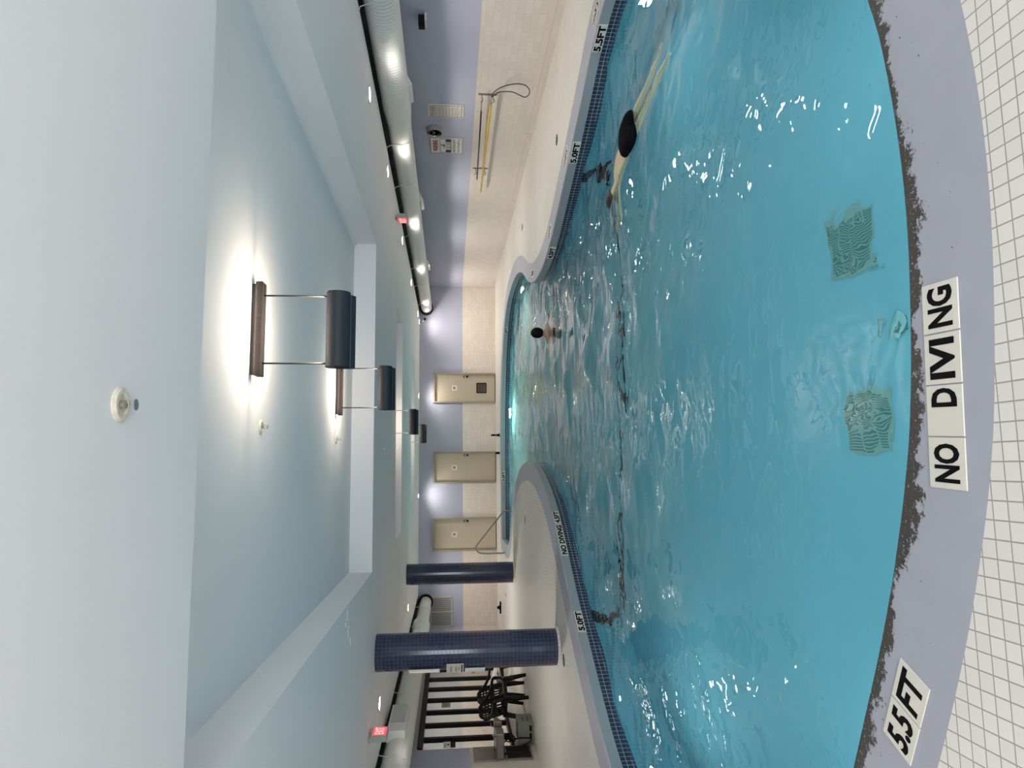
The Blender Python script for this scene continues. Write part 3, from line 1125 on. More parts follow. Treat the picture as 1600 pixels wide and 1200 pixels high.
def exit_sign(x, y, label, side):
    t = thing('exit_sign', label, 'exit sign', (x, y, ZC))
    mb = MB()
    mb.box(-0.04, 0.04, -0.15, 0.15, -0.225, -0.03)
    mb.build('housing', M['exitbody'], t, bevel=0.006)
    MB().box(-0.02, 0.02, -0.03, 0.03, -0.03, 0.0).build('canopy_mount', M['exitbody'], t)
    s = side
    mb = MB()
    mb.box(s * 0.04, s * 0.044, -0.135, 0.135, -0.21, -0.045)
    fc = mb.build('lit_face', M['exitred'], t)
    tx = fit(text_mb('EXIT', 0.1, 0.001, 0.002), 0.22, 0.11)
    mw = frame_mat((s * 0.045, 0, -0.128), (0, s, 0), (0, 0, 1))
    tx.build('lettering', M['exittext'], fc, mw=mw, normals=False)
    return t


exit_sign(-3.3, 9.2, 'red lit exit sign hanging in front of the left duct', 1)
exit_sign(4.60, 12.5, 'small red lit exit sign beside the right duct', -1)

# ------------------------------------------------------------------ ceiling fittings


def sprinkler(x, y, z, label, s=1.0):
    t = thing('fire_sprinkler', label, 'sprinkler', (x, y, z), group='ceiling sprinklers')
    MB().lathe([(0.0, -0.003), (0.028 * s, -0.004), (0.032 * s, -0.012), (0.042 * s, -0.012), (0.05 * s, -0.004), (0.05 * s, 0.0)], (0, 0, 0), 28).build('escutcheon', M['escutcheon'], t, smooth=True, auto=40)
    mb = MB()
    mb.lathe([(0.012 * s, -0.004), (0.012 * s, -0.018), (0.006 * s, -0.022)], (0, 0, 0), 14)
    mb.tube([(-0.012 * s, 0, -0.015), (-0.013 * s, 0, -0.03), (0, 0, -0.046)], 0.0022 * s, 6)
    mb.tube([(0.012 * s, 0, -0.015), (0.013 * s, 0, -0.03), (0, 0, -0.046)], 0.0022 * s, 6)
    mb.build('head', M['brass'], t, smooth=True, auto=40)
    MB().lathe([(0.0, -0.046), (0.016 * s, -0.047), (0.016 * s, -0.049), (0.0, -0.05)], (0, 0, 0), 16).build('deflector', M['brass'], t)
    return t


sprinkler(0.2, 2.19, ZC, 'ivory fire sprinkler on the ceiling nearest the camera', 1.1)
sprinkler(0.29, 4.86, ZT, 'small fire sprinkler beside the nearest pendant lamp plate')
sprinkler(0.33, 8.02, ZT, 'small fire sprinkler beside the second pendant lamp plate')
sprinkler(0.26, 10.81, ZC, 'tiny fire sprinkler past the first ceiling recess')
rf = random.Random(4)
for k, (x, y, s) in enumerate(((-1.31, 7.05, 0.035), (-1.43, 7.12, 0.04), (-1.5, 7.0, 0.018), (-1.60, 7.2, 0.05), (-1.73, 7.35, 0.04))):
    mb = MB()
    poly = [(s * rf.uniform(0.6, 1.1) * cos(2 * pi * q / 11) * 1.25, s * rf.uniform(0.6, 1.1) * sin(2 * pi * q / 11)) for q in range(11)]
    mb.prism(poly, -0.003, 0.0, 'Z')
    o = mb.build('paint_flake', M['flake'], loc=(x, y, ZC))
    tag(o, 'small white flake of peeled paint in a row on the left ceiling', 'paint flake', 'peeling paint flakes')

# small dome camera at the far right corner and black box on the right wall
t = thing('dome_camera', 'tiny black dome camera at the top of the far wall', 'camera', (4.83, Y1, 2.36))
MB().box(-0.04, 0.04, -0.05, 0.0, -0.03, 0.05).build('mount', M['white'], t)
MB().lathe([(0.0, -0.07), (0.03, -0.06), (0.045, -0.03), (0.045, 0.0)], (0.06, -0.05, 0.0), 16).build('dome', M['rubber'], t, smooth=True)
t = thing('wall_speaker', 'small black box with a pale bracket high on the right wall', 'speaker', (X1, 8.67, 1.865))
MB().box(-0.14, -0.03, -0.09, 0.08, -0.03, 0.055).build('case', M['rubber'], t, bevel=0.008)
MB().box(-0.11, 0.0, -0.09, 0.08, -0.055, -0.03).build('bracket', M['whitemetal'], t)

# ------------------------------------------------------------------ right wall: notices, clock, rescue poles
RW = frame_mat((0, 0, 0), (0, -1, 0), (0, 0, 1))       # local x runs to the viewer's right along the wall


def wall_thing(name, label, cat, y, z):
    return thing(name, label, cat, (X1 - 0.004, y, z))


# pool rules board
t = wall_thing('rules_sign', 'tall framed pool rules notice left of the wall camera box, above the poles', 'sign', 11.12, 1.57)
t['label'] = 'tall cream pool rules notice with a red heading, on the right wall'
MB().box(-0.215, 0.215, -0.30, 0.30, 0.0, 0.012).build('panel', M['signboard'], t, mw=RW, bevel=0.003)
mb = MB()
for (a, b, c, d) in ((-0.185, 0.185, 0.262, 0.27), (-0.185, 0.185, -0.27, -0.262), (-0.19, -0.182, -0.27, 0.27), (0.182, 0.19, -0.27, 0.27), (-0.182, 0.182, 0.19, 0.195), (-0.182, 0.182, -0.205, -0.20)):
    mb.box(a, b, c, d, 0.012, 0.0135)
mb.build('border', M['ink'], t, mw=RW)
fit(text_mb('POOL RULES', 0.05, 0.0008, 0.001), 0.32, 0.045).build('heading', M['red'], t, mw=RW @ Matrix.Translation((0, 0.228, 0.0135)), normals=False)
for k in range(7):
    y1 = 0.18 - k * 0.054
    smudge_text(MB(), -0.17, 0.165, y1 - 0.042, y1, 2, 20 + k).build('print_paragraph', M['greyink'], t, mw=RW @ Matrix.Translation((0, 0, 0.0122)))
smudge_text(MB(), -0.10, 0.08, -0.25, -0.215, 1, 40).build('print_line', M['greyink'], t, mw=RW @ Matrix.Translation((0, 0, 0.0122)))
for a in (-0.2, 0.2):
    for b in (-0.285, 0.285):
        MB().lathe([(0.008, 0.012), (0.006, 0.015)], (a, b, 0), 10).build('screw', M['ink'], t, mw=RW)
# clock
t = wall_thing('wall_clock', 'round wall clock with a black face between two notices', 'clock', 11.76, 1.77)
MB().lathe([(0.145, 0.0), (0.148, 0.03), (0.145, 0.075), (0.13, 0.085), (0.125, 0.07)], (0, 0, 0), 40).build('rim', M['clockrim'], t, smooth=True, auto=40, mw=RW)
MB().lathe([(0.0, 0.07), (0.128, 0.07)], (0, 0, 0), 40).build('dial', M['ink'], t, mw=RW, normals=False)
mb = MB()
for k in range(12):
    mb = MB()
    a = radians(30 * k)
    c = Matrix.Rotation(-a, 4, 'Z') @ Matrix.Translation((0, 0.10, 0))
    w = 0.003 if k % 3 else 0.006
    mb.box(-w, w, -0.011, 0.011, 0.071, 0.0725, mat=c)
    mb.build('hour_mark', M['signboard'], t, mw=RW)
for ang, ln, w, nm in ((-52, 0.06, 0.0045, 'hour_hand'), (48, 0.085, 0.003, 'minute_hand')):
    MB().box(-w, w, -0.015, ln, 0.074, 0.076, mat=Matrix.Rotation(radians(-ang), 4, 'Z')).build(nm, M['signboard'], t, mw=RW)
# warning sign
t = wall_thing('warning_sign', 'white warning sign with red heading and navy pictogram block, right wall', 'sign', 12.385, 1.565)
MB().box(-0.30, 0.30, -0.295, 0.295, 0.0, 0.012).build('panel', M['signboard'], t, mw=RW, bevel=0.003)
mb = MB()
for (a, b, c, d) in ((-0.30, 0.30, 0.288, 0.295), (-0.30, 0.30, -0.295, -0.288), (-0.30, -0.292, -0.29, 0.29), (0.292, 0.30, -0.29, 0.29)):
    mb.box(a, b, c, d, 0.012, 0.0135)
mb.build('border', M['greyink'], t, mw=RW)
fit(text_mb('WARNING', 0.1, 0.0008, 0.003), 0.44, 0.10).build('heading', M['red'], t, mw=RW @ Matrix.Translation((0.0, 0.205, 0.0135)), normals=False)
mb = MB()
for (a, b, c, d) in ((-0.265, 0.265, 0.115, 0.123), (-0.265, 0.265, -0.088, -0.08), (-0.265, -0.257, -0.08, 0.115), (0.257, 0.265, -0.08, 0.115)):
    mb.box(a, b, c, d, 0.012, 0.0135)
# wading and falling figures, simplified
mb.lathe([(0.02, 0.012), (0.02, 0.0135)], (0.03, 0.085, 0), 14)
mb.box(0.0, 0.05, 0.03, 0.06, 0.012, 0.0135)
mb.box(-0.06, 0.0, 0.035, 0.05, 0.012, 0.0135)
pic = mb.build('pictogram', M['ink'], t, mw=RW)
mb = MB()
for a, b in ((-0.255, -0.16), (0.16, 0.255), (-0.09, -0.076), (-0.03, -0.016), (0.05, 0.064), (0.10, 0.114)):
    MB().box(a, b, -0.08, 0.015, 0.012, 0.0136).build('navy_block', M['navy'], t, mw=RW)
for b, c, sd in ((-0.175, -0.105, 61), (-0.262, -0.192, 62)):
    smudge_text(MB(), -0.25, 0.25, b, c, 1, sd, fill=0.97).build('print_line', M['ink'], t, mw=RW @ Matrix.Translation((0, 0, 0.0122)))

# black and silver pole
t = thing('skimmer_pole', 'slim black pole with a silver end on the upper wall hooks', 'pole', (X1 - 0.10, 12.0, 0.98))
MB().tube([(0, -1.10, 0.0), (0, 1.66, -0.035)], 0.014, 12).build('shaft', M['blueblack'], t, smooth=True)
MB().tube([(0, -1.55, 0.012), (0, -1.10, 0.0)], 0.012, 12).build('silver_end', M['steel'], t, smooth=True)
# yellow rescue pole with its hoop
t = thing('rescue_hook', 'yellow rescue pole with a dark loop hook on the right wall', 'rescue pole', (X1 - 0.11, 12.0, 0.84))
MB().tube([(0, -1.35, -0.005), (0, 2.3, 0.0)], 0.019, 12).build('shaft', M['yellow'], t, smooth=True)
MB().tube([(0, -1.60, 0.0), (0, -1.35, -0.005)], 0.016, 12).build('ferrule', M['steel'], t, smooth=True)
loop = []
for a, b in ((-1.60, 0.0), (-1.72, -0.02), (-1.88, -0.10), (-2.00, -0.24), (-2.05, -0.38), (-2.02, -0.50), (-1.90, -0.575), (-1.76, -0.58), (-1.68, -0.53), (-1.72, -0.45), (-1.80, -0.33), (-1.80, -0.2), (-1.74, -0.08), (-1.60, -0.015)):
    loop.append((a, b))
lp = catmull(loop, 5)
MB().tube([(-0.02 - 0.03 * sin(pi * i / len(lp)), p.x, p.y) for i, p in enumerate(lp)], 0.008, 8).build('hoop', M['blueblack'], t, smooth=True)
for y, lab in ((10.55, 'steel pole bracket near the loop hook'), (13.35, 'steel pole bracket near the far ends of the poles')):
    mb = MB()
    mb.box(-0.012, 0.0, -0.02, 0.02, -0.08, 0.22)
    mb.tube([(0, 0, 0.17), (-0.12, 0, 0.15), (-0.14, 0, 0.19)], 0.007, 8)
    mb.tube([(0, 0, 0.0), (-0.13, 0, -0.04), (-0.15, 0, 0.01)], 0.007, 8)
    o = mb.build('pole_bracket', M['darksteel'], loc=(X1, y, 0.82))
    tag(o, lab, 'bracket', 'pole brackets')

# ------------------------------------------------------------------ far wall louvre
t = thing('wall_louvre', 'pale framed louvre vent high on the far wall behind the columns', 'vent', (-4.53, Y1, 1.775))
mb = MB()
w, h = 0.46, 0.345
mb.box(-w, w, -0.03, 0, h - 0.03, h)
mb.box(-w, w, -0.03, 0, -h, -h + 0.03)
for x in (-w, -0.012, w - 0.03):
    mb.box(x, x + 0.028, -0.03, 0, -h, h)
mb.build('frame', M['whitemetal'], t)
mb = MB()
for k in range(30):
    x = -w + 0.03 + k * (2 * w - 0.06) / 30
    mb.box(x, x + 0.013, -0.024, -0.006, -h + 0.03, h - 0.03)
mb.build('slats', M['whitemetal'], t)
MB().box(-w + 0.02, w - 0.02, -0.005, -0.001, -h + 0.02, h - 0.02).build('backing', M['brown'], t)

# ------------------------------------------------------------------ handrail, deck bits
t = thing('handrail', 'bent steel handrail at the steps of the shallow end', 'handrail', (0, 19.1, 0))
pp = catmull([(-2.32, 0.0), (-2.32, 0.3), (-2.315, 0.62), (-2.26, 0.76), (-2.15, 0.80), (-2.03, 0.72), (-1.7, 0.45), (-1.36, 0.17), (-1.26, 0.09), (-1.2, 0.0), (-1.19, -0.3), (-1.19, -0.75)], 5)
MB().tube([(p.x, 0, p.y) for p in pp], 0.021, 12).build('rail', M['darksteel'], t, smooth=True)
MB().lathe([(0.055, 0.0), (0.055, 0.012), (0.03, 0.03)], (-2.32, 0, 0), 20).build('foot_flange', M['steel'], t, smooth=True, auto=40)


def drain(x, y, label, rx=0.075, ry=None, mat='rubber'):
    t = thing('floor_drain', label, 'floor drain', (x, y, 0), group='deck drains')
    r = rx
    MB().lathe([(r, 0.0), (r, 0.003), (r * 0.85, 0.004), (0, 0.004)], (0, 0, 0), 24).build('cover', M[mat], t)
    mb = MB()
    for k in range(-3, 4):
        hw = sqrt(max(0, (r * 0.8) ** 2 - (k * r * 0.22) ** 2))
        mb.box(-hw, hw, k * r * 0.22 - r * 0.05, k * r * 0.22 + r * 0.05, 0.004, 0.0055)
    mb.build('grid', M['darksteel'], t)


drain(4.57, 9.17, 'round floor drain on the right deck by the 5.0FT mark')
drain(4.95, 13.83, 'round floor drain on the right deck past the shallow bay corner', 0.07)
drain(-2.55, 9.42, 'round floor drain at the foot of the thick navy column', 0.08)
drain(-1.05, 14.0, 'floor drain on the tiled peninsula', 0.09, mat='darksteel')
drain(-3.4, 19.0, 'small floor drain on the deck left of the handrail', 0.06, mat='darksteel')
t = thing('black_post', 'short black tapered post on the far deck edge', 'post', (0.96, 20.95, 0))
MB().lathe([(0.05, 0), (0.05, 0.02), (0.032, 0.05), (0.028, 0.2), (0.02, 0.26), (0.0, 0.27)], (0, 0, 0), 16).build('body', M['rubber'], t, smooth=True, auto=50)
MB().lathe([(0.034, 0.10), (0.034, 0.13)], (0, 0, 0), 16).build('band', M['darksteel'], t, smooth=True, auto=50)
t = thing('black_block', 'low black block on the far deck edge near the middle door', 'block', (0.42, 20.95, 0))
MB().box(-0.035, 0.035, -0.04, 0.04, 0, 0.12).build('body', M['rubber'], t, bevel=0.008)
MB().box(-0.025, 0.025, -0.03, 0.03, 0.12, 0.13).build('cap', M['black'], t, bevel=0.004)
t = thing('floor_squeegee_head', 'small black squeegee head lying on the deck by the far wall', 'squeegee', (-4.1, 20.9, 0))
MB().box(-0.17, 0.17, -0.05, 0.05, 0.0, 0.045).build('blade_bar', M['rubber'], t, bevel=0.01)
MB().prism([(-0.06, 0.045), (0.06, 0.045), (0.02, 0.12), (-0.02, 0.12)], -0.03, 0.03, 'Y').build('socket', M['rubber'], t)

# ------------------------------------------------------------------ depth marks
MARK_CAT = 'depth mark'


def deck_mark(words, label, x, y, xdir, tile=0.155, group=None, z=0.0):
    """row of ivory tiles let into the coping top; words = text on each tile"""
    t = thing('depth_mark', label, MARK_CAT, (x, y, z), group=group)
    xd = Vector((*xdir, 0)).normalized()
    yd = Vector((-xd.y, xd.x, 0))
    n = len(words)
    for k, (w, fx, dx) in enumerate(words):
        cx = (k - (n - 1) / 2) * (tile + 0.004)
        bow = -0.012 * ((k - (n - 1) / 2) ** 2 - 1) * 0.35
        mw = frame_mat((0, 0, 0), xd, yd) @ Matrix.Translation((cx, 0, 0))
        tl = MB().box(-tile / 2, tile / 2, -tile / 2, tile / 2, 0.0, 0.004).build('tile', M['markertile'], t, mw=mw, bevel=0.0015)
        if w.strip():
            fit(text_mb(w, 0.1, 0.0004, 0.0035), fx, 0.108).build('lettering', M['ink'], tl, mw=mw @ Matrix.Translation((dx, 0, 0.0046)), normals=False)
    return t


ND = [('NO', 0.118, 0.0), ('D', 0.058, 0.040), ('IVI', 0.125, 0.0), ('NG', 0.125, 0.0)]
deck_mark(ND, 'worn NO DIVING tiles in the near coping', 0.235, 1.965, (1.0, -0.055))
deck_mark([('5.5', 0.12, 0.0), ('FT', 0.12, 0.0)], '5.5FT tiles in the near coping left of NO DIVING', -0.815, 2.27, (0.34, -0.155), 0.15)


def face_mark(txt, x, y, label, w=0.36, top_txt=None, off=0):
    """marker on the upright face of the coping, read from across the water"""
    i, p, nn = nearest(x, y)
    i = (i + off) % NP
    p, nn = LOOP[i], NRM[i]
    t = thing('depth_mark', label, MARK_CAT, (p.x, p.y, -0.068))
    # curved plate following the face
    k = max(1, int(w / 2 / 0.085))
    xd = Vector((-nn.y, nn.x, 0))                # seen from the water, runs left to right
    out = Vector((-nn.x, -nn.y, 0))
    if xd.cross(Vector((0, 0, 1))).dot(out) < 0:
        xd = -xd
    mw = frame_mat((out.x * 0.010, out.y * 0.010, 0), xd, (0, 0, 1))
    MB().box(-w / 2, w / 2, -0.048, 0.048, -0.03, 0.0).build('tile', M['markertile'], t, mw=mw)
    fit(text_mb(txt, 0.1, 0.0005, 0.0045), w * 0.94, 0.078).build('lettering', M['ink'], t, mw=mw @ Matrix.Translation((0, 0, 0.001)), normals=False)
    return t


def top_mark(txt, x, y, label, w=0.3):
    """marker in the coping top, read from the deck"""
    i, p, nn = nearest(x, y)
    c = p + nn * 0.17
    t = thing('depth_mark', label, MARK_CAT, (c.x, c.y, 0))
    yd = Vector((-nn.x, -nn.y, 0))
    xd = Vector((yd.y, -yd.x, 0))
    mw = frame_mat((0, 0, 0), xd, yd)
    MB().box(-w / 2, w / 2, -0.07, 0.07, 0, 0.003).build('tile', M['markertile'], t, mw=mw)
    fit(text_mb(txt, 0.1, 0.0004, 0.003), w * 0.9, 0.10).build('lettering', M['ink'], t, mw=mw @ Matrix.Translation((0, 0, 0.0036)), normals=False)


face_mark('5.5FT', 4.44, 6.62, '5.5FT mark on the right pool edge')
face_mark('5.0FT', 3.87, 8.2, '5.0FT mark on the right pool edge below the drain')
face_mark('4.5FT', 3.25, 10.3, '4.5FT mark on the right pool edge near the bend')
face_mark('5.0FT', -1.78, 8.45, '5.0FT mark on the left pool edge beside the thick column', 0.34)
face_mark('4.5FT', -0.75, 10.27, '4.5FT mark after NO DIVING on the left pool edge', 0.30)
face_mark('NO DIVING', -1.0, 9.78, 'NO DIVING mark on the face of the left pool edge', 0.66)
face_mark('3.0FT', -0.3, 20.45, '3.0FT mark on the far pool edge', 0.30)
face_mark('3.5FT', 3.72, 18.98, '3.5FT mark on the far right curve of the pool', 0.30)
top_mark('5.5FT', 4.55, 6.5, 'foreshortened 5.5FT tile on the right coping top, nearest the camera')
top_mark('5.0FT', 3.87, 8.45, 'foreshortened 5.0FT tile on the right coping top, beside the deck drain')
top_mark('4.5FT', 3.3, 10.0, 'foreshortened 4.5FT tile on the right coping top, before the bend')
top_mark('4.0FT', 3.36, 12.25, 'pale tile on the coping at the right bend tip')

# ------------------------------------------------------------------ pool fittings
for (x, y, r, lab) in ((1.39, 4.03, 0.0, 'square slotted drain grate on the pool floor, right of two'), (0.25, 4.06, 0.06, 'square slotted drain grate on the pool floor, left of two')):
    t = thing('pool_drain_grate', lab, 'pool drain', (x, y, -0.22 - depth(y)), r, group='main drains')
    h = 0.19 if x > 1 else 0.2
    mb = MB()
    mb.box(-h, h, -h, h, 0.0, 0.012)
    mb.build('plate', M['grate'], t)
    mb = MB()
    for k in range(17):
        a = -h + 0.02 + k * (2 * h - 0.04) / 17
        for q in (-1, 0, 1):
            mb.box(a, a + 0.011, q * h * 0.62 - h * 0.27, q * h * 0.62 + h * 0.27, 0.012, 0.0135)
    mb.build('slots', M['grateslot'], t)
t = thing('inlet_fitting', 'small round pale inlet fitting on the pool floor near the edge', 'inlet fitting', (0.82, 3.78, -0.22 - depth(3.78)))
MB().lathe([(0.065, 0.0), (0.065, 0.01), (0.045, 0.02), (0.0, 0.022)], (0, 0, 0), 24).build('dome', M['fitting'], t, smooth=True)
mb = MB()
for k in (-1, 0, 1):
    mb.box(k * 0.03 - 0.008, k * 0.03 + 0.008, -0.085, -0.06, 0.0, 0.02)
mb.build('screen', M['grateslot'], t)


def pool_light(x, y, z, label, power=1.0, tilt=-0.25, tint=(0.85, 0.98, 1.0)):
    i, p, nn = nearest(x, y)
    t = thing('underwater_light', label, 'pool light', (p.x + nn.x * 0.012, p.y + nn.y * 0.012, z), group='underwater lights')
    out = Vector((-nn.x, -nn.y, 0))
    mw = frame_mat((0, 0, 0), Vector((0, 0, 1)).cross(out) * -1, (0, 0, 1))
    if (mw.to_3x3() @ Vector((0, 0, 1))).dot(out) < 0:
        mw = frame_mat((0, 0, 0), Vector((0, 0, 1)).cross(out), (0, 0, 1))
    MB().lathe([(0.11, 0.0), (0.15, 0.0), (0.15, 0.02), (0.12, 0.03), (0.11, 0.02)], (0, 0, 0), 28).build('bezel', M['steel'], t, smooth=True, auto=40, mw=mw)
    MB().lathe([(0.11, 0.02), (0.06, 0.035), (0.0, 0.04)], (0, 0, 0), 28).build('lens', M['poollens'], t, smooth=True, mw=mw)
    area_light('beam', out * 0.09, (out.x, out.y, tilt), 0.26, 0.26, P_POOL * power, tint, t)


pool_light(1.55, 20.27, -0.55, 'lit underwater lamp at the far end of the pool', 2.4, -0.1, (0.98, 1.0, 0.74))
pool_light(0.3, 2.1, -0.72, 'underwater lamp in the near pool wall below NO DIVING', 1.1, 0.05)  # this and the pool lamps below are added to light the basin
pool_light(2.9, 2.8, -0.72, 'underwater lamp in the near pool wall to the right', 1.0, 0.05)
pool_light(-2.2, 3.4, -0.72, 'underwater lamp in the near pool wall to the left', 1.0, 0.05)
pool_light(4.53, 6.0, -0.75, 'underwater lamp in the right pool wall under the 5.5FT mark', 0.8, 0.0)
pool_light(-2.9, 6.5, -0.75, 'underwater lamp in the left pool wall', 0.8, 0.0)
pool_light(4.4, 16.6, -0.62, 'underwater lamp in the far bay wall behind the right bend', 0.8, 0.0, (0.98, 1.0, 0.74))
pool_light(-1.2, 17.18, -0.62, 'underwater lamp on the far side of the peninsula', 1.6, 0.0, (0.98, 1.0, 0.74))

# ------------------------------------------------------------------ left wall: fountain, hose, chairs, crate
t = thing('drinking_fountain', 'stainless two level drinking fountain on the left wall', 'drinking fountain', (X0 + 0.003, 12.8, 0))
MB().box(0.0, 0.02, -0.32, 0.28, 0.71, 1.09).build('back_panel', M['darksteel'], t, bevel=0.004)
mb = MB()
mb.box(0.0, 0.02, -0.32, 0.28, 0.07, 0.55)
lp = mb.build('louvre_panel', M['darksteel'], t, bevel=0.004)
mb = MB()
for k in range(4):
    mb.box(0.02, 0.03, -0.26 + k * 0.125, -0.165 + k * 0.125, 0.10, 0.51)
mb.build('slats', M['brown'], lp)
mb = MB()
mb.prism([(-0.32, 0.71), (0.02, 0.71), (0.02, 0.60), (-0.05, 0.57), (-0.32, 0.57)], 0.02, 0.44, 'X')
mb.build('low_bowl', M['fountain'], t, bevel=0.015)
mb = MB()
mb.prism([(0.04, 0.72), (0.26, 0.72), (0.26, 0.64), (0.04, 0.58)], 0.02, 0.52, 'X')
mb.build('high_bowl', M['fountain'], t, bevel=0.015)
mb = MB()
mb.tube([(0.40, 0.15, 0.72), (0.40, 0.15, 0.76), (0.44, 0.15, 0.775), (0.46, 0.15, 0.77)], 0.008, 8)
mb.tube([(0.34, -0.15, 0.71), (0.34, -0.15, 0.75), (0.38, -0.15, 0.765)], 0.008, 8)
mb.build('bubblers', M['steel'], t, smooth=True)

t = thing('garden_hose', 'black hose looping down the left wall below the fountain', 'hose', (0, 0, 0))
pp = catmull([(-4.82, 12.38, 0.50), (-4.8, 12.44, 0.40), (-4.78, 12.55, 0.22), (-4.77, 12.7, 0.09), (-4.78, 12.85, 0.10), (-4.82, 12.97, 0.26), (-4.86, 13.03, 0.38), (-4.88, 13.08, 0.42)], 6)
MB().tube([tuple(p) for p in pp], 0.012, 8).build('hose_line', M['rubber'], t, smooth=True)
mb = MB()
for k in range(4):
    z = 0.40 + 0.035 * k
    mb.tube([(-4.88 + 0.06 * cos(a * pi / 8), 13.18 + 0.11 * sin(a * pi / 8), z + 0.07 * sin(a * pi / 8 + k)) for a in range(16)], 0.012, 8, closed=True)
mb.build('coil', M['rubber'], t, smooth=True)
mb = MB()
mb.tube([(-4.85, 12.36, 0.58), (-4.82, 12.37, 0.52), (-4.80, 12.38, 0.46)], 0.02, 8)
mb.tube([(-4.87, 12.30, 0.50), (-4.80, 12.46, 0.50)], 0.012, 8)
mb.build('nozzle', M['rubber'], t, smooth=True)

# grey green crate
t = thing('storage_crate', 'grey green crate with dark lettering on the deck under the window', 'crate', (-4.76, 13.28, 0), radians(0))
mb = MB()
mb.box(-0.17, 0.17, -0.23, 0.23, 0.0, 0.012)
mb.box(-0.17, -0.155, -0.23, 0.23, 0.0, 0.27)
mb.box(0.155, 0.17, -0.23, 0.23, 0.0, 0.27)
mb.box(-0.155, 0.155, -0.23, -0.215, 0.0, 0.27)
mb.box(-0.155, 0.155, 0.215, 0.23, 0.0, 0.27)
mb.build('body', M['crate'], t, bevel=0.004)
mb = MB()
mb.box(-0.175, 0.175, -0.235, -0.2, 0.25, 0.275)
mb.box(-0.175, 0.175, 0.2, 0.235, 0.25, 0.275)
mb.box(0.15, 0.176, -0.2, 0.2, 0.25, 0.275)
mb.box(-0.176, -0.15, -0.2, 0.2, 0.25, 0.275)
mb.build('rim', M['crate'], t)
mb = MB()
smudge_text(mb, -0.16, 0.12, 0.15, 0.21, 1, 71)
smudge_text(mb, -0.16, 0.14, 0.06, 0.12, 1, 72)
mb.build('lettering', M['ink'], t, mw=frame_mat((0.1705, 0.0, 0), (0, 1, 0), (0, 0, 1)))
mb = MB()
for x in (-0.11, 0.02):
    mb.box(x, x + 0.10, -0.233, -0.229, 0.03, 0.07)
mb.build('hand_holes', M['ink'], t)


def chair():
    t = thing('plastic_armchair', '', 'chair', (0, 0, 0))
    # local: front = +Y, seat height 0.43
    def arc_panel(name, fx, nu, nv, holes, mat, thick, parent):
        me = bpy.data.meshes.new(name)
        v, f = [], []
        for a in range(nu + 1):
            for b in range(nv + 1):
                v.append(fx(a / nu, b / nv))
        for a in range(nu):
            for b in range(nv):
                if (a, b) in holes:
                    continue
                q = a * (nv + 1) + b
                f.append((q, q + nv + 1, q + nv + 2, q + 1))
        me.from_pydata(v, [], f)
        me.materials.append(mat)
        for p in me.polygons:
            p.use_smooth = True
        o = bpy.data.objects.new(name, me)
        COL.objects.link(o)
        o.parent = parent
        md = o.modifiers.new('solid', 'SOLIDIFY')
        md.thickness = thick
        md.offset = 0
        return o
    arc_panel('seat', lambda a, b: ((a - 0.5) * (0.44 - 0.05 * (1 - b)), -0.22 + 0.46 * b, 0.43 - 0.03 * sin(pi * a) + 0.025 * (b - 0.4) - 0.05 * max(0, b - 0.9) * 10 * 0.3), 10, 10, {(a, b) for a in (3, 5, 7) for b in (3, 5)}, M['black'], 0.014, t)

    def back(a, b):
        w = 0.44 * (0.92 + 0.08 * sin(pi * min(1, b * 1.2))) * (1 if b < 0.75 else sqrt(max(0.05, 1 - ((b - 0.75) / 0.27) ** 2)) * 0.9 + 0.1)
        x = (a - 0.5) * w
        return (x, -0.20 - 0.17 * b - 0.05 * (1 - (2 * a - 1) ** 2), 0.40 + 0.48 * b)
    holes = {(a, b) for a in (3, 5, 7, 9, 11) for b in (9, 11, 13)} | {(a, b) for a in (3, 4, 6, 8, 10, 11) for b in (2, 3, 4)}
    arc_panel('backrest', back, 15, 17, holes, M['black'], 0.014, t)
    for s in (-1, 1):
        mb = MB()
        pts = catmull([(s * 0.20, -0.355, 0.78), (s * 0.245, -0.27, 0.70), (s * 0.27, -0.10, 0.645), (s * 0.275, 0.10, 0.63), (s * 0.27, 0.18, 0.60), (s * 0.255, 0.20, 0.52), (s * 0.235, 0.20, 0.43)], 4)
        mb.tube([tuple(p) for p in pts], 0.027, 8)
        mb.build('armrest', M['black'], t, smooth=True)
        for (y0, y1, nm) in ((0.19, 0.25, 'leg'), (-0.20, -0.29, 'leg')):
            mb = MB()
            mb.tube([(s * 0.215, y0, 0.44), (s * 0.235, (y0 + y1) / 2, 0.22), (s * 0.255, y1, 0.0)], [0.052, 0.044, 0.030], 8)
            mb.build('leg', M['black'], t, smooth=True)
    mb = MB()
    mb.box(-0.2, 0.2, 0.19, 0.215, 0.37, 0.43)
    mb.box(-0.2, 0.2, -0.22, -0.195, 0.37, 0.43)
    mb.box(-0.215, -0.195, -0.2, 0.2, 0.37, 0.42)
    mb.box(0.195, 0.215, -0.2, 0.2, 0.37, 0.42)
    mb.build('seat_apron', M['black'], t, bevel=0.006)
    return t


c1 = chair()
c1.location = (-4.47, 14.15, 0)
c1.scale = (1.06, 1.06, 1.06)
c1.rotation_euler = (0, 0, radians(-122))
c1['label'] = 'black plastic armchair nearer the fountain, by the interior window'
c1['group'] = 'black plastic armchairs'
dup(c1, (-4.44, 14.92, 0), radians(-120), 'black plastic armchair nearer the thick navy column')

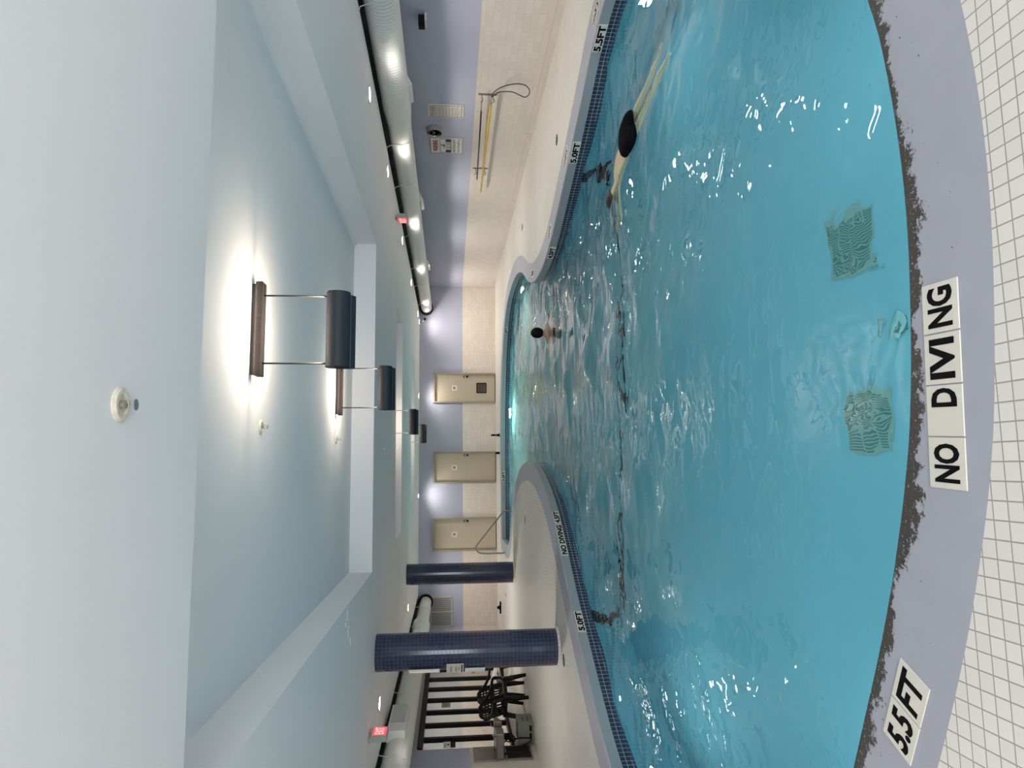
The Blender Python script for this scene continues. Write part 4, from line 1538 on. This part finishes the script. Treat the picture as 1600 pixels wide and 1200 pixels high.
# white tubular frame and panel behind the chairs
t = thing('white_tube_frame', 'white plastic tube frame leaning behind the black chairs', 'tube frame', (0, 0, 0))
mb = MB()
mb.tube([(-4.86, 17.9, 0.33), (-4.86, 17.0, 0.45), (-4.86, 16.4, 0.58), (-4.86, 15.7, 0.77)], [0.055, 0.05, 0.028, 0.02], 10)
mb.build('long_bar', M['white'], t, smooth=True)
MB().tube([(-4.86, 17.0, 0.43), (-4.86, 16.6, 0.36), (-4.86, 16.2, 0.24)], 0.022, 10).build('short_bar', M['white'], t, smooth=True)
MB().tube([(-4.84, 17.7, 0.02), (-4.84, 17.0, 0.09), (-4.84, 16.5, 0.2)], 0.022, 10).build('foot_bar', M['white'], t, smooth=True)
# yellow green notice on the glass and brown restroom notice beside the window
t = thing('green_notice', 'yellow green notice hanging in the passage behind the window', 'notice', (X0 - 0.14, 15.87, 1.585))
MB().box(-0.004, 0.0, -0.16, 0.16, -0.095, 0.095).build('panel', M['greensign'], t)
mb = MB()
smudge_text(mb, -0.13, 0.12, -0.04, 0.04, 1, 81)
mb.build('print', M['greyink'], t, mw=frame_mat((0.0002, 0, 0), (0, 1, 0), (0, 0, 1)))
t = thing('brown_notice', 'small brown and white notice at the near edge of the interior window', 'notice', (X0 + 0.002, 13.28, 1.51))
MB().box(0.0, 0.008, -0.14, 0.14, -0.11, 0.11).build('panel', M['signboard'], t)
MB().box(0.008, 0.0092, -0.14, 0.14, -0.11, -0.02).build('brown_band', M['brown'], t)
mb = MB()
smudge_text(mb, -0.09, 0.09, 0.06, 0.09, 1, 82)
mb.box(-0.025, 0.025, 0.0, 0.04, 0, 0.001)
mb.build('print', M['ink'], t, mw=frame_mat((0.0082, 0, 0), (0, 1, 0), (0, 0, 1)))

# ------------------------------------------------------------------ people


def skinned(name, chains, radii, mat, parent, root=0, sub=2, smoothf=None):
    """chains of joints grown into one skin; chains = list of lists of vertex ids into the radii dict"""
    ids = {}
    verts, edges, rads = [], [], []
    for ch in chains:
        for a in ch:
            if a not in ids:
                p, r = radii[a]
                ids[a] = len(verts)
                verts.append(p)
                rads.append(r)
        for a, b in zip(ch, ch[1:]):
            edges.append((ids[a], ids[b]))
    me = bpy.data.meshes.new(name)
    me.from_pydata(verts, edges, [])
    o = bpy.data.objects.new(name, me)
    COL.objects.link(o)
    sk = o.modifiers.new('skin', 'SKIN')
    sk.use_smooth_shade = True
    for i, r in enumerate(rads):
        rr = r if isinstance(r, tuple) else (r, r)
        me.skin_vertices[0].data[i].radius = rr
        me.skin_vertices[0].data[i].use_root = (i == root)
    ss = o.modifiers.new('sub', 'SUBSURF')
    ss.levels = ss.render_levels = sub
    bpy.context.view_layer.update()
    dg = bpy.context.evaluated_depsgraph_get()
    m2 = bpy.data.meshes.new_from_object(o.evaluated_get(dg))
    m2.name = name
    m2.materials.clear()
    m2.materials.append(mat)
    for p in m2.polygons:
        p.use_smooth = True
        p.material_index = 0
    bpy.data.objects.remove(o)
    o = bpy.data.objects.new(name, m2)
    COL.objects.link(o)
    if parent:
        o.parent = parent
    return o


def blob(name, c, r, mat, parent, seg=24, rings=14, fn=None):
    """ellipsoid shaped by fn(unit vector) -> scale"""
    mb = MB()
    prev = None
    for i in range(rings + 1):
        th = pi * i / rings
        n = len(mb.v)
        for k in range(seg):
            a = 2 * pi * k / seg
            u = Vector((sin(th) * cos(a), sin(th) * sin(a), cos(th)))
            s = fn(u) if fn else 1.0
            mb.v.append((c[0] + u.x * r[0] * s, c[1] + u.y * r[1] * s, c[2] + u.z * r[2] * s))
        if prev is not None:
            for k in range(seg):
                mb.face((prev + k, prev + (k + 1) % seg, n + (k + 1) % seg, n + k))
        prev = n
    o = mb.build(name, mat, parent, smooth=True)
    return o


def hand(J, chains, key, wrist, fdir, side, up, r=0.011):
    """palm and five bent fingers continued from a wrist joint"""
    f = Vector(fdir).normalized()
    s = Vector(side).normalized()
    u = Vector(up).normalized()
    w = Vector(wrist)
    pk = key + 'palm'
    J[pk] = (tuple(w + f * 0.06), (0.038, 0.016))
    chains.append([key, pk])
    for k, (o, L) in enumerate(((-0.030, 0.062), (-0.010, 0.074), (0.010, 0.070), (0.030, 0.054))):
        b = w + f * 0.095 + s * o
        names = []
        for q, (d, bend) in enumerate(((0, 0), (0.5, 0.008), (1.0, 0.03))):
            nm = '%sf%d%d' % (key, k, q)
            J[nm] = (tuple(b + f * L * d - u * bend), (0.0085, 0.0085))
            names.append(nm)
        chains.append([pk] + names)
    nm = [key + 't0', key + 't1']
    J[nm[0]] = (tuple(w + f * 0.045 - s * 0.045 - u * 0.008), (0.010, 0.010))
    J[nm[1]] = (tuple(w + f * 0.085 - s * 0.058 - u * 0.015), (0.0085, 0.0085))
    chains.append([pk] + nm)


# swimmer stretched out along the right side, face down just under the surface
t = thing('person', 'person in black shorts swimming face down along the right side', 'person', (3.13, 6.32, Z_WATER))
ax_ = Vector((2.84 - 3.13, 7.05 - 6.32, 0)).normalized()       # heading
sd_ = Vector((ax_.y, -ax_.x, 0))                             # swimmer's right


def SP(a, s, z):
    v = ax_ * a + sd_ * s
    return (v.x, v.y, z)


J = {'pel': (SP(0, 0, -0.03), (0.15, 0.10)), 'wai': (SP(0.17, 0, -0.05), (0.15, 0.09)), 'che': (SP(0.38, 0, -0.06), (0.185, 0.105)), 'nec0': (SP(0.52, 0, -0.055), (0.10, 0.075)),
     'nec': (SP(0.58, 0, -0.05), (0.058, 0.058)), 'hd0': (SP(0.66, 0, -0.055), (0.075, 0.085)), 'hd1': (SP(0.75, 0, -0.05), (0.082, 0.088)), 'hd2': (SP(0.83, 0, -0.045), (0.055, 0.06)),
     'face': (SP(0.72, 0, -0.14), (0.045, 0.03))}
chains = [['pel', 'wai', 'che', 'nec0', 'nec', 'hd0', 'hd1', 'hd2'], ['hd1', 'face']]
for s, k in ((-1, 'L'), (1, 'R')):
    J['hip' + k] = (SP(-0.10, s * 0.085, -0.06), (0.085, 0.085))
    J['thi' + k] = (SP(-0.28, s * 0.085, -0.11), (0.082, 0.082))
    J['kne' + k] = (SP(-0.50, s * 0.065, -0.2 + 0.03 * s), (0.062, 0.062))
    J['cal' + k] = (SP(-0.64, s * 0.055, -0.25 + 0.03 * s), (0.058, 0.058))
    J['ank' + k] = (SP(-0.88, s * 0.05, -0.32 + 0.06 * s), (0.034, 0.034))
    J['toe' + k] = (SP(-1.06, s * 0.05, -0.36 + 0.08 * s), (0.034, 0.02))
    chains.append(['pel', 'hip' + k, 'thi' + k, 'kne' + k, 'cal' + k, 'ank' + k, 'toe' + k])
    J['sho' + k] = (SP(0.47, s * 0.18, -0.07), (0.065, 0.065))
    J['elb' + k] = (SP(0.66, s * 0.33, -0.25), (0.042, 0.042))
    J['wri' + k] = (SP(0.88, s * 0.22, -0.33), (0.028, 0.028))
    chains.append(['che', 'sho' + k, 'elb' + k, 'wri' + k])
    fd = Vector(SP(0.22, -s * 0.10, -0.05))
    hand(J, chains, 'wri' + k, J['wri' + k][0], fd, Vector(SP(0.1, s * 1.0, 0)), (0, 0, 1))
skinned('body', chains, J, M['paleskin'], t)
HJ = {'a': (SP(0.64, 0, -0.005), (0.06, 0.045)), 'b': (SP(0.74, 0, 0.005), (0.085, 0.055)), 'c': (SP(0.83, 0, -0.01), (0.07, 0.06)), 'd': (SP(0.87, 0, -0.05), (0.05, 0.05))}
skinned('hair', [['a', 'b', 'c', 'd']], HJ, M['hairbrown'], t)
SJ = {'w': (SP(0.15, 0, -0.02), (0.15, 0.095)), 'p': (SP(-0.02, 0, 0.01), (0.17, 0.13)), 'lL': (SP(-0.17, -0.10, -0.03), (0.115, 0.115)), 'eL': (SP(-0.30, -0.115, -0.06), (0.105, 0.105)), 'lR': (SP(-0.17, 0.10, -0.03), (0.115, 0.115)), 'eR': (SP(-0.30, 0.115, -0.06), (0.105, 0.105))}
skinned('swim_shorts', [['w', 'p', 'lL', 'eL'], ['p', 'lR', 'eR']], SJ, M['shorts'], t)

# bather standing shoulder deep, seen from behind
bx, by = 2.36, 12.0
fl = -0.22 - depth(by)
t = thing('person', 'person with black hair standing shoulder deep in the middle of the pool', 'person', (bx, by, fl))
h0 = -fl


def BP(x, y, z):
    return (x, y, z + h0)


J = {'pel': (BP(0, -0.02, -0.78), (0.15, 0.115)), 'wai': (BP(0, -0.0, -0.60), (0.13, 0.10)), 'che': (BP(0, 0, -0.38), (0.165, 0.11)), 'sh': (BP(0, -0.01, -0.25), (0.145, 0.08)), 'nec': (BP(0, 0.0, -0.18), (0.055, 0.055)),
     'hd0': (BP(0, 0.025, -0.12), (0.062, 0.075)), 'hd1': (BP(0, 0.03, -0.05), (0.075, 0.088)), 'hd2': (BP(0, 0.02, 0.02), (0.055, 0.06)), 'nose': (BP(0, 0.125, -0.08), (0.016, 0.016))}
chains = [['pel', 'wai', 'che', 'sh', 'nec', 'hd0', 'hd1', 'hd2'], ['hd1', 'nose']]
for s, k in ((-1, 'L'), (1, 'R')):
    J['ear' + k] = (BP(s * 0.088, 0.02, -0.07), (0.012, 0.02))
    chains.append(['hd1', 'ear' + k])
    J['hip' + k] = (BP(s * 0.09, -0.0, -0.86), (0.085, 0.085))
    J['kne' + k] = (BP(s * 0.11, 0.17, -1.12), (0.055, 0.055))
    J['ank' + k] = (BP(s * 0.11, -0.02, -h0 + 0.07), (0.036, 0.036))
    J['toe' + k] = (BP(s * 0.13, 0.15, -h0 + 0.025), (0.035, 0.022))
    chains.append(['pel', 'hip' + k, 'kne' + k, 'ank' + k, 'toe' + k])
    J['sho' + k] = (BP(s * 0.17, -0.01, -0.265), (0.075, 0.068))
    J['elb' + k] = (BP(s * 0.30, 0.04, -0.50), (0.042, 0.042))
    J['wri' + k] = (BP(s * 0.34, 0.26, -0.52), (0.028, 0.028))
    chains.append(['sh', 'sho' + k, 'elb' + k, 'wri' + k])
    hand(J, chains, 'wri' + k, J['wri' + k][0], (s * 0.2, 1, 0), (s * 1.0, -0.1, 0), (0, 0, 1))
skinned('body', chains, J, M['skin'], t)
blob('hair', (0, 0.005 + h0 * 0, -0.045 + h0), (0.098, 0.112, 0.118), M['hair'], t, fn=lambda u: (1.0 if not (u.y > 0.25 and u.z < 0.35) else 0.86))
for s in (-1, 1):
    blob('eye', (s * 0.032, 0.112, -0.055 + h0), (0.011, 0.009, 0.008), M['white'], t, 10, 6)
SJ = {'w': (BP(0, -0.01, -0.68), (0.155, 0.12)), 'p': (BP(0, -0.01, -0.82), (0.165, 0.13)), 'lL': (BP(-0.1, 0.06, -0.94), (0.10, 0.10)), 'lR': (BP(0.1, 0.06, -0.94), (0.10, 0.10))}
skinned('swimwear', [['w', 'p', 'lL'], ['p', 'lR']], SJ, M['shorts'], t)
